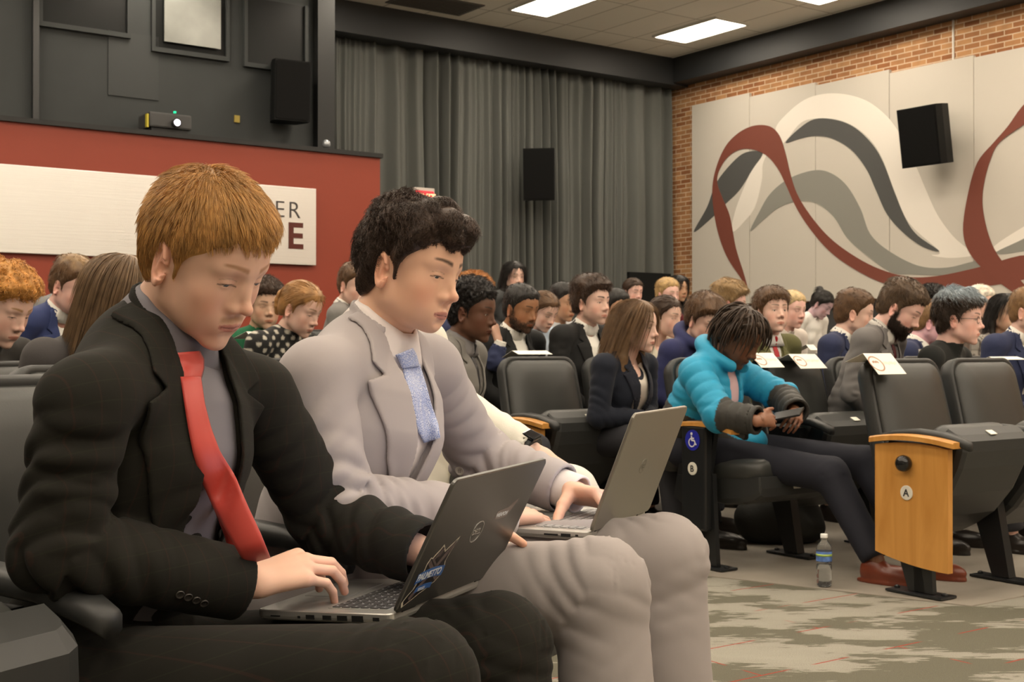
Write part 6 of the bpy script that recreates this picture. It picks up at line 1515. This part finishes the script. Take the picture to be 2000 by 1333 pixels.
# ---------------------------------------------------------------- laptops
m_alu = mat('laptop_silver', (.56, .55, .52), .34, metal=.75); m_lid = mat('laptop_lid', (.135, .132, .125), .34, metal=.75)
m_key = mat('laptop_key', (.045, .043, .042), .5); m_bez = mat('laptop_bezel', (.015, .015, .016), .3); m_port = mat('port_black', (.008, .008, .008), .5)
m_scr = mat('laptop_screen', (.02, .02, .022), .15, emit=((.75, .80, 1.0), 1.3))
def laptop(label, hinge, wdir, fdir, W_, Dp, Hs, up_vec, lidm, keym, port_list, logo):
    """hinge = near hinge corner at the base top; wdir along the hinge away from the camera; fdir from user to hinge"""
    root = empty('laptop', hinge); tag(root, label, 'laptop')
    w = norm(wdir); f_ = norm(np.asarray(fdir) - w * (np.asarray(fdir) @ w)); u = np.cross(f_, w); u = u if u[2] > 0 else -u
    R = np.array([w, -f_, u]).T                     # local x along hinge, y toward the user, z up
    def loc(p): return R @ np.asarray(p, float)
    def prism(mb, poly, h0, h1, o=(0, 0, 0), ax='z'):
        o = loc(o)
        if ax == 'z': return mb.prism(poly, h0, h1, o, R[:, 0], R[:, 1], R[:, 2])
    T = .0155
    out = [(x + W_ / 2, y + Dp / 2) for x, y in rrect(W_, Dp, .012, 5)]
    mb = MB(); pillow(mb, out, [(.006, -T), (.0015, -T + .003), (0, -T + .007), (0, -.0015), (.0012, 0)], R, (0, 0, 0)); base = mb.build('base', m_alu, root)
    # keyboard well and keys, spaced rows
    kw, kd, ky = W_ * .86, Dp * .44, Dp * .085
    well = MB(); prism(well, [(x + W_ / 2, y + ky + kd / 2) for x, y in rrect(kw, kd, .004, 3)], .0000, .0006); kb = well.build('keyboard', keym[0], root)
    rng = random.Random(5)
    keys = MB()
    for r_ in range(6):
        n = 15; y0 = ky + .004 + r_ * (kd - .006) / 6; hgt = (kd - .006) / 6 - .0028; x = W_ * .07 + .004; tot = kw - .008
        ws = [1.0] * n
        if r_ == 2: ws = [1.5] + [1] * 12 + [1.5]
        if r_ == 3: ws = [1.8] + [1] * 11 + [2.1]
        if r_ == 4: ws = [2.3] + [1] * 10 + [2.6]
        if r_ == 5: ws = [1.2, 1, 1.2, 1.2, 5.6, 1.2, 1.2, 1, 1, 1]
        un = tot / sum(ws)
        for q in ws:
            cx = x + un * q / 2; prism(keys, [(cx + a, y0 + hgt / 2 + b_) for a, b_ in rrect(un * q - .0026, hgt, .0018, 2)], .0006, .0018); x += un * q
    keys.build('keys', keym[1], kb)
    leg = MB()
    for r_ in range(6):
        for c in range(14):
            cx = W_ * .085 + .006 + c * (kw - .02) / 14; cy = ky + .010 + r_ * (kd - .006) / 6; prism(leg, [(cx, cy), (cx + .003, cy), (cx + .003, cy + .0028), (cx, cy + .0028)], .0018, .0020)
    leg.build('key_legends', mat('key_legend', (.55, .56, .58), .5), kb)
    tp = MB(); prism(tp, [(x + W_ * .5, y + Dp * .775) for x, y in rrect(.115, Dp * .33, .004, 3)], 0, .0005); tp.build('touchpad', mat('touchpad', (.36, .35, .33), .3, metal=.5), root)
    for (y0, y1, z0, z1, silver) in port_list:       # on the near side face
        q = MB(); q.box(loc((-.0002, (y0 + y1) / 2, (z0 + z1) / 2)), (.0016, abs(y1 - y0), abs(z1 - z0)), R); q.build('port', m_port if not silver else m_alu, root)
    # screen
    s_ = norm(up_vec); s_ = norm(s_ - w * (s_ @ w)); nrm = np.cross(w, s_)
    nrm = nrm if nrm @ f_ > 0 else -nrm               # outward, away from the user
    Rs = np.array([w, s_, nrm]).T; o = loc((0, -.002, .001))
    so = [(x + W_ / 2, y + Hs / 2) for x, y in rrect(W_, Hs, .011, 5)]
    mb = MB(); pillow(mb, so, [(.0012, -.0028), (0, -.0020), (0, .0020), (.0015, .0034)], Rs, o); lid = mb.build('lid', lidm, root)
    mb = MB(); mb.prism([(x + W_ / 2, y + Hs / 2) for x, y in rrect(W_ - .006, Hs - .006, .009, 4)], -.0036, -.0028, o, w, s_, nrm); mb.build('bezel', m_bez, lid)
    mb = MB(); mb.prism([(x + W_ / 2, y + Hs / 2 + .004) for x, y in rrect(W_ - .020, Hs - .026, .002, 2)], -.0040, -.0036, o, w, s_, nrm); mb.build('screen', m_scr, lid)
    hg = MB()
    for c in (.14, .86): hg.tube([loc((W_ * c - .018, .0, .0015)), loc((W_ * c + .018, 0, .0015))], .0042, 10)
    hg.build('hinge', m_bez, root)
    def lidpt(x, y, h): return o + w * x + s_ * y + nrm * (.0034 + h)
    logo(lid, lidpt, w, s_, nrm, W_, Hs)
    for ch in root.children_recursive:
        if ch.parent == root: ch.location = (0, 0, 0)
    return root
def flat_poly(name, pts, lidpt, h0, h1, m, parent):
    import mathutils
    t = mathutils.geometry.tessellate_polygon([[mathutils.Vector((a, b, 0)) for a, b in pts]]); n = len(pts)
    P = [lidpt(a, b, h1) for a, b in pts] + [lidpt(a, b, h0) for a, b in pts]
    F = [tuple(q) for q in t] + [tuple(n + i for i in reversed(q)) for q in t] + [(i, (i + 1) % n, n + (i + 1) % n, n + i) for i in range(n)]
    return mesh_obj(name, P, F, m, parent)
def ring(cx, cy, r, n=36): return [(cx + r * math.cos(a), cy + r * math.sin(a)) for a in np.linspace(0, 2 * math.pi, n, endpoint=False)]
def logo1(lid, L, w, s_, n, W_, Hs):
    ms = mat('logo_silver', (.62, .61, .58), .25, metal=.8)
    # round maker's mark in the middle: thin ring round slanted letter-like bars
    r = .0185; mb = MB()
    a = np.linspace(0, 2 * math.pi, 40, endpoint=False)
    V = [L(W_ / 2 + q * math.cos(t), Hs / 2 + q * math.sin(t), h) for h in (0, .0005) for q in (r, r - .0016) for t in a]; N_ = 40
    F = [(2 * N_ + i, 2 * N_ + (i + 1) % N_, 3 * N_ + (i + 1) % N_, 3 * N_ + i) for i in range(N_)] + [(i, (i + 1) % N_, 2 * N_ + (i + 1) % N_, 2 * N_ + i) for i in range(N_)] + [(N_ + i, 3 * N_ + i, 3 * N_ + (i + 1) % N_, N_ + (i + 1) % N_) for i in range(N_)]
    mb.add(V, F); lg = mb.build('maker_mark', ms, lid)
    # seen from outside the lid: reading direction runs from far to near edge
    text_obj('DELL', .0125, L(W_ / 2 - .0145, Hs / 2 - .0042, .0003), w, s_, n, .0004, ms, 'lettering', lg, bold=.0003, sx=.95)
    # die-cut team sticker low on the near side
    st = empty('sticker'); st.parent = lid
    cx, cy = .062, .056
    O = [(-.052, -.049), (-.058, -.040), (-.050, -.030), (-.040, -.022), (-.036, -.010), (-.030, .004), (-.031, .020), (-.026, .030), (-.020, .028), (-.014, .034), (-.006, .040), (.000, .047), (.008, .040), (.014, .034), (.026, .042), (.044, .053), (.042, .046), (.034, .028), (.031, .014), (.036, .004), (.034, -.014), (.024, -.022), (.014, -.024), (.004, -.030), (-.012, -.034), (-.026, -.040), (-.038, -.044)]
    fx = lambda P, k=1.0, dx=0, dy=0: [(cx + x * k * 1.0 + dx, cy + y * k * .97 + dy) for x, y in P]
    flat_poly('sticker_border', fx(O), L, 0, .0002, mat('sticker_cream', (.62, .58, .48), .35), st)
    flat_poly('sticker_field', fx(O, .93), L, .0002, .0004, mat('sticker_black', (.018, .016, .018), .3), st)
    mgb = mat('sticker_brown', (.13, .10, .10), .35)
    bars = MB()
    for (x0, y0, x1, y1, t) in ((-.026, .022, .026, -.016, .0035), (.038, .044, -.040, -.036, .0045), (-.018, .026, .004, .010, .002), (.0, .026, .006, .040, .0016), (-.006, .026, .000, .038, .0016), (-.012, .022, -.006, .034, .0016)):
        d = norm([x1 - x0, y1 - y0]); nn = np.array([-d[1], d[0]]) * t
        q = [np.array([x0, y0]) + nn, np.array([x0, y0]) - nn, np.array([x1, y1]) - nn, np.array([x1, y1]) + nn]
        V = [L(cx + a_, cy + b_, h) for h in (.0004, .0005) for a_, b_ in q]; bars.add(V, [(4, 5, 6, 7), (3, 2, 1, 0), (0, 1, 5, 4), (1, 2, 6, 5), (2, 3, 7, 6), (3, 0, 4, 7)])
    bars.build('sticker_emblem', mgb, st)
    blue = mat('sticker_blue', (.05, .14, .42), .35)
    def band(y0, h, x0, x1, sag):
        xs = np.linspace(x0, x1, 10); return [(cx + x, cy + y0 - sag * (1 - ((x - (x0 + x1) / 2) / ((x1 - x0) / 2)) ** 2) * -1) for x in xs] + [(cx + x, cy + y0 + h + sag * (1 - ((x - (x0 + x1) / 2) / ((x1 - x0) / 2)) ** 2)) for x in xs[::-1]]
    flat_poly('sticker_banner', band(-.012, .017, -.044, .037, .004), L, .0005, .0007, blue, st)
    flat_poly('sticker_banner', band(-.028, .009, -.032, .016, .002), L, .0005, .0007, blue, st)
    tw = mat('sticker_white', (.70, .74, .82), .4)
    text_obj('PALMETTO', .0158, L(cx - .0425, cy - .0065, .0008), w, s_, n, .0002, tw, 'lettering', st, bold=.0004, sx=.88)
    text_obj('SERIES', .0075, L(cx - .024, cy - .0262, .0008), w, s_, n, .0002, tw, 'lettering', st, bold=.0001)
    s2 = empty('sticker'); s2.parent = lid
    O2 = [(-.030, -.008), (.012, -.010), (.026, .004), (.036, .020), (.020, .014), (.008, .008), (-.030, .006)]
    bx, by = W_ * .74, Hs * .60
    flat_poly('sticker_film', [(bx + a_, by + b_) for a_, b_ in O2], L, 0, .0002, mat('sticker_film', (.20, .16, .15), .25), s2)
    text_obj('WEAPON', .0095, L(bx - .028, by - .005, .0003), w, s_, n, .0002, tw, 'lettering', s2, bold=.0004)
def logo2(lid, L, w, s_, n, W_, Hs):
    ms = mat('logo_engraved', (.36, .35, .31), .25, metal=.8); r = .0145; a = np.linspace(0, 2 * math.pi, 36, endpoint=False); N_ = 36; mb = MB()
    V = [L(W_ / 2 + q * math.cos(t), Hs / 2 + q * math.sin(t), h) for h in (0, .0004) for q in (r, r - .0013) for t in a]
    F = [(2 * N_ + i, 2 * N_ + (i + 1) % N_, 3 * N_ + (i + 1) % N_, 3 * N_ + i) for i in range(N_)] + [(i, (i + 1) % N_, 2 * N_ + (i + 1) % N_, 2 * N_ + i) for i in range(N_)]
    mb.add(V, F); lg = mb.build('maker_mark', ms, lid)
    text_obj('hp', .020, L(W_ / 2 - .0085, Hs / 2 - .0045, .0003), w, s_, n, .0003, ms, 'lettering', lg)
h1 = at(765, 1200, 1.75); t1n = at(872, 951, 1.70); t1f = at(1057, 906, 2.00); b1 = at(497, 1188, 1.853)
P1p = [(.020, .030, -.0105, -.0055, 0), (.046, .064, -.0125, -.004, 0), (.072, .088, -.0115, -.0045, 0), (.098, .112, -.011, -.005, 0), (.126, .140, -.011, -.005, 0), (.150, .154, -.0105, -.007, 0), (.184, .200, -.009, -.0075, 0)]
lap1 = laptop('open silver laptop with PALMETTO sticker on the lid, on the lap of the ginger-haired person', h1, t1f - t1n, h1 - b1, .325, .226, .212, t1n - h1, m_lid, (m_alu, m_key), P1p, logo1)
h2 = at(1150, 1040, 2.20); t2n = at(1236, 812, 2.17); t2f = at(1335, 797, 2.45)
fd2 = norm(np.cross(norm(t2f - t2n), UP)); fd2 = fd2 if fd2[0] > 0 else -fd2
P2p = [(.020, .025, -.0085, -.0055, 0), (.034, .052, -.0105, -.005, 0), (.058, .084, -.0095, -.0065, 0)]
lap2 = laptop('open plain silver convertible laptop on the lap of the dark-haired person in pale grey', h2, t2f - t2n, fd2, .322, .222, .222, t2n - h2, mat('laptop_lid_pale', (.30, .285, .25), .32, metal=.75), (m_alu, mat('laptop_key_grey', (.30, .29, .28), .45)), P2p, logo2)
# ---------------------------------------------------------------- ties, buttons: laid on the finished clothes
from mathutils.bvhtree import BVHTree
CAMP = Vector((0, 0, CAM_H))
def bvh(root, names):
    V = []; F = []
    for c in root.children:
        if c.name.split('.')[0] in names:
            n = len(V); o = Vector(root.location); V += [v.co + o for v in c.data.vertices]; F += [tuple(i + n for i in p.vertices) for p in c.data.polygons]
    return BVHTree.FromPolygons(V, F)
def hit(t, px, py):
    d = Vector(at(px, py, 1.0)) - CAMP; d.normalize(); h_ = t.ray_cast(CAMP, d)
    return (np.array(h_[0]), np.array(h_[1])) if h_[0] is not None else (None, None)
def ribbon_on(name, tree, rows, lift, m, root, nx=9, thick=.003, bulge=.004):
    """rows = [(xl, yl, xr, yr)] edges in the view, laid on the cloth"""
    G = []
    for (xl, yl, xr, yr) in rows:
        r_ = []
        for k in range(nx):
            t = k / (nx - 1); p, n = hit(tree, xl + (xr - xl) * t, yl + (yr - yl) * t)
            r_.append(None if p is None else p)
        G.append(r_)
    D = np.array([[np.nan if p is None else p[1] for p in r_] for r_ in G]); D[np.isnan(D)] = np.nanmedian(D)
    md = np.median(D, axis=1); mm_ = np.array([np.median(md[max(0, i - 4):i + 5]) for i in range(len(md))]); md = np.clip(md, mm_ - .03, mm_ + .03)
    D = np.clip(D, md[:, None] - .03, md[:, None] + .02)
    for _ in range(3):
        P_ = np.pad(D, 1, mode='edge'); D = (P_[1:-1, 1:-1] * 2 + P_[:-2, 1:-1] + P_[2:, 1:-1] + P_[1:-1, :-2] + P_[1:-1, 2:]) / 6
    V = np.zeros((len(rows), nx, 3))
    for i, (xl, yl, xr, yr) in enumerate(rows):
        for k in range(nx):
            t = k / (nx - 1); V[i, k] = at(xl + (xr - xl) * t, yl + (yr - yl) * t, D[i, k] - lift - bulge * (1 - (2 * t - 1) ** 2))
    n, m_ = V.shape[:2]; B = V + np.array([0, thick, 0]); I = np.arange(n * m_).reshape(n, m_); K = n * m_
    q = lambda a, b, c, d: np.stack([a.ravel(), b.ravel(), c.ravel(), d.ravel()], 1)
    F = [q(I[:-1, :-1], I[1:, :-1], I[1:, 1:], I[:-1, 1:]), q(I[:-1, 1:] + K, I[1:, 1:] + K, I[1:, :-1] + K, I[:-1, :-1] + K)]
    for a, b in ((I[0, :-1], I[0, 1:]), (I[-1, 1:], I[-1, :-1]), (I[1:, 0], I[:-1, 0]), (I[:-1, -1], I[1:, -1])): F.append(q(a, b, b + K, a + K))
    return mesh_obj(name, np.concatenate([V.reshape(-1, 3), B.reshape(-1, 3)]) - np.array(root.location), np.concatenate(F), m, root, True)
def interp_rows(R, n):
    R = np.array(R, float); t = np.linspace(0, len(R) - 1, n); return [tuple(np.interp(q, range(len(R)), R[:, k]) for k in range(4)) for q in t]
r1, r2 = P1[0], P2[0]
t1 = bvh(r1, ('shirt', 'body')); t2 = bvh(r2, ('shirt', 'body')); t1j = bvh(r1, ('jacket',)); t2j = bvh(r2, ('jacket',))
m_tie1 = mat('tie_red_silk', (.50, .055, .042), rough=.45, sheen=.1, bump=(1500, .15))
ribbon_on('necktie', t1, interp_rows([(352, 736, 392, 736), (360, 790, 400, 790), (368, 840, 412, 836), (378, 890, 430, 884), (396, 945, 458, 928), (420, 1000, 482, 985), (452, 1055, 508, 1040), (480, 1105, 528, 1090)], 30), .020, m_tie1, r1, 9)
ribbon_on('necktie_tail', t1, interp_rows([(404, 930, 430, 930), (416, 990, 446, 985), (438, 1045, 462, 1040), (456, 1110, 484, 1105)], 14), .006, m_tie1, r1, 5)
ribbon_on('tie_knot', t1, interp_rows([(338, 690, 388, 686), (344, 706, 396, 702), (350, 722, 396, 720), (354, 740, 391, 740)], 10), .014, m_tie1, r1, 9, .010, .010)
def tie_pattern():
    m = mat('tie_blue_pattern', (.16, .22, .50), rough=.45, sheen=.3)
    nt = m.node_tree; N = nt.nodes; L = nt.links; tc = N.new('ShaderNodeTexCoord'); mp = N.new('ShaderNodeMapping'); mp.inputs['Scale'].default_value = (95, 95, 55); mp.inputs['Rotation'].default_value = (.3, .2, .7)
    v = N.new('ShaderNodeTexVoronoi'); v.feature = 'DISTANCE_TO_EDGE'; w = N.new('ShaderNodeTexWave'); w.inputs['Scale'].default_value = .9; w.inputs['Distortion'].default_value = 4
    L.new(tc.outputs['Object'], mp.inputs['Vector']); L.new(mp.outputs['Vector'], v.inputs['Vector']); L.new(mp.outputs['Vector'], w.inputs['Vector'])
    r = N.new('ShaderNodeValToRGB'); e = r.color_ramp.elements; e[0].position = .08; e[0].color = (.62, .66, .78, 1); e[1].position = .16; e[1].color = (.11, .17, .44, 1)
    L.new(v.outputs['Distance'], r.inputs['Fac']); x = N.new('ShaderNodeMix'); x.data_type = 'RGBA'; x.inputs[7].default_value = (.28, .36, .66, 1); L.new(w.outputs['Fac'], x.inputs[0]); L.new(r.outputs['Color'], x.inputs[6])
    x2 = N.new('ShaderNodeMath'); x2.operation = 'MULTIPLY'; x2.inputs[1].default_value = .5; L.new(w.outputs['Fac'], x2.inputs[0]); L.new(x2.outputs[0], x.inputs[0])
    L.new(x.outputs[2], N['Principled BSDF'].inputs['Base Color']); return m
m_tie2 = tie_pattern()
ribbon_on('necktie', t2, interp_rows([(786, 716, 820, 712), (792, 760, 832, 750), (800, 800, 842, 788), (815, 842, 856, 828), (828, 866, 860, 856)], 22), .011, m_tie2, r2, 9)
ribbon_on('tie_knot', t2, interp_rows([(772, 694, 806, 680), (778, 704, 814, 694), (785, 720, 819, 716)], 8), .014, m_tie2, r2, 7, .008, .008)
def button(tree, px, py, rad, m, root, name='button'):
    p, n = hit(tree, px, py)
    if p is None: return
    n = norm(n); n = -n if n @ (p - np.array(CAMP)) > 0 else n
    x = norm(np.cross(n, UP)); y = np.cross(n, x)
    b = MB(); b.lathe([(rad * .9, 0), (rad, .0012), (rad, .0026), (rad * .82, .0032), (rad * .72, .0022), (rad * .1, .0020)], 20, p - np.array(root.location) - n * .0006, np.stack([x, y, n], 1))
    o = b.build(name, m, root, True)
    h2_ = MB()
    for a in (.8, 2.4, 3.9, 5.5): h2_.lathe([(rad * .10, .0019), (rad * .10, .0024)], 6, p - np.array(root.location) + (x * math.cos(a) + y * math.sin(a)) * rad * .28, np.stack([x, y, n], 1))
    h2_.build('button_hole', m_blackmatte, o)
mbt1 = mat('button_dark', (.04, .035, .03), .25); mbt2 = mat('button_pearl', (.50, .46, .40), .25)
for x_, y_ in ((352, 1161), (368, 1166), (384, 1172), (399, 1178)): button(t1j, x_, y_, .0062, mbt1, r1)
button(t2j, 898, 920, .0095, mbt2, r2)
# ---------------------------------------------------------------- cards, papers, bottle, bag
m_card = mat('card_white', (.84, .82, .74), .6)
def card(label, px, py, D, w, h, lean, yaw, seal=True, group=None, fold=True):
    """printed card draped over a seat top: a front leaf leaning back and a short rear leaf"""
    p = at(px, py, D); f_ = np.array([math.cos(yaw), math.sin(yaw), 0]); l = np.cross(UP, f_)
    root = empty('seat_card', p); tag(root, label, 'card', group)
    v = norm(UP * math.cos(lean) - f_ * math.sin(lean)); n = np.cross(l, v); n = n if n @ f_ > 0 else -n
    MB().box((0, 0, 0), (w, h, .0015), np.stack([l, v, n], 1)).build('front_leaf', m_card, root)
    if fold:
        vb = norm(-f_ * .93 - UP * .36); tp = v * h / 2; MB().box(tp + vb * .05, (w, .10, .0012), np.stack([l, vb, np.cross(l, vb)], 1)).build('rear_leaf', m_card, root)
    if seal:
        ms = mat('seal_brown', (.42, .24, .16), .6); c = -l * (w * .30) + n * .0012; k = h * .36
        a = np.linspace(0, 2 * math.pi, 30, endpoint=False); mb = MB()
        V = [c + (l * math.cos(t) + v * math.sin(t)) * k * q + n * .0003 for q in (1, .84) for t in a]
        mb.add(V, [(i, (i + 1) % 30, 30 + (i + 1) % 30, 30 + i) for i in range(30)])
        for t in range(5): mb.box(c + (l * (.22 * (t - 2)) + v * (.1 * (t % 2) + .25)) * k * .8, (k * .2, k * .25, .0003), np.stack([l, v, n], 1))
        mb.build('seal', ms, root)
        tx = MB()
        for i in range(8): tx.box(l * (w * (-.06 + .065 * i)) + n * .0012 + v * (.004 if i % 3 else 0), (w * .045, h * .13, .0003), np.stack([l, v, n], 1))
        tx.build('printed_line', mat('print_faint', (.72, .69, .58), .6), root)
    return root
card('white card with a brown seal over the first seat right of the turquoise coat', 1578, 706, 6.18, .19, .105, .85, YR, group=None)
card('white card half hidden behind the face of the dreadlocked person', 1498, 704, 6.10, .16, .105, .85, YR)
card('white card with a seal over the seat joined to the oak panel marked A', 1728, 711, 5.16, .175, .115, .75, YR)
card('white sheet lying over the top of the empty oak-ended seat', 1040, 689, 6.62, .22, .06, 1.25, YR, seal=False)
card('white sheet hanging over the seat left of the navy blazer', 1213, 697, 6.95, .15, .10, 1.0, YR, seal=False)
card('narrow white sheet on the seat top left of the long straight hair', 1148, 686, 7.3, .22, .05, 1.3, YR, seal=False)
card('white sheet on the seat tops cut by the right edge', 1968, 700, 5.9, .22, .05, 1.3, YR, seal=False)
card('small white card on a seat top beside the green sweater', 498, 655, 6.4, .09, .05, .8, YL, seal=False)
card('small white card right of the navy suit shoulder, left of the grey suit sleeve', 1586, 679, 8.0, .07, .05, .8, YR, seal=False)
card('small upright cream card between the grey suit and the black sweater', 1802, 697, 6.3, .055, .075, .1, YR, seal=False, fold=False)
# water bottle
D_ = .97 * FPX / (1148 - HORIZ); bp = at(1609, 1148, D_); bt = empty('water_bottle', (bp[0], bp[1], .0055)); tag(bt, 'clear plastic water bottle with blue label standing on the floor edge', 'bottle')
m_pet = mat('bottle_plastic', (.92, .94, .95), .05, trans=.95, ior=1.25, spec=.6)
prof = [(.001, .004), (.022, .0), (.029, .006), (.031, .020), (.029, .030), (.031, .040), (.031, .055), (.0285, .062), (.031, .070), (.031, .085), (.0285, .092), (.031, .100), (.031, .150), (.027, .165), (.018, .180), (.0125, .190), (.0125, .200)]
MB().lathe(prof, 32).build('bottle_body', m_pet, bt, True)
MB().lathe([(.0115, .004), (.0275, .008), (.0275, .028), (.0275, .060), (.0265, .090), (.0001, .0905)], 24).build('water', mat('water', (.95, .97, .98), .02, trans=1.0, ior=1.33), bt, True)
MB().lathe([(.0316, .103), (.0318, .105), (.0318, .140), (.0316, .142)], 32).build('label', mat('bottle_label', (.10, .20, .50), .4, vary=(40, .5)), bt, True)
MB().lathe([(.0321, .124), (.0321, .133)], 32).build('label_patch', mat('bottle_label_green', (.35, .50, .10), .4), bt, True)
MB().lathe([(.0145, .196), (.0148, .198), (.0148, .210), (.0135, .212), (.001, .212)], 24).build('cap', mat('bottle_cap', (.82, .82, .80), .4), bt, True)
# backpack under the seats
bpos = at(1520, 1042, 6.35); bk = empty('backpack', (bpos[0], bpos[1], .004)); tag(bk, 'dark backpack slumped under the seats right of the wheelchair disc', 'bag')
def bagf(P):
    R = rot(math.radians(20)); d = ell(P, (0, 0, .11), (.24, .15, .15), R); d = smin(d, ell(P, (.08, -.05, .07), (.15, .12, .08), R), .05); d = d - soft(P, .010, 4, 22)
    return smax(d, -P[:, 2] + .002, .01)
V, Q = surfnet(bagf, (-.35, -.3, -.02), (.35, .3, .32), .012); mesh_obj('bag_body', V, Q, mat('bag_cloth', (.030, .030, .026), .8, bump=(120, .3)), bk, True)
MB().tube([(-.05, 0, .24), (-.03, 0, .30), (.03, 0, .30), (.05, 0, .24)], .010, 8).build('handle', m_blackmatte, bk, True)
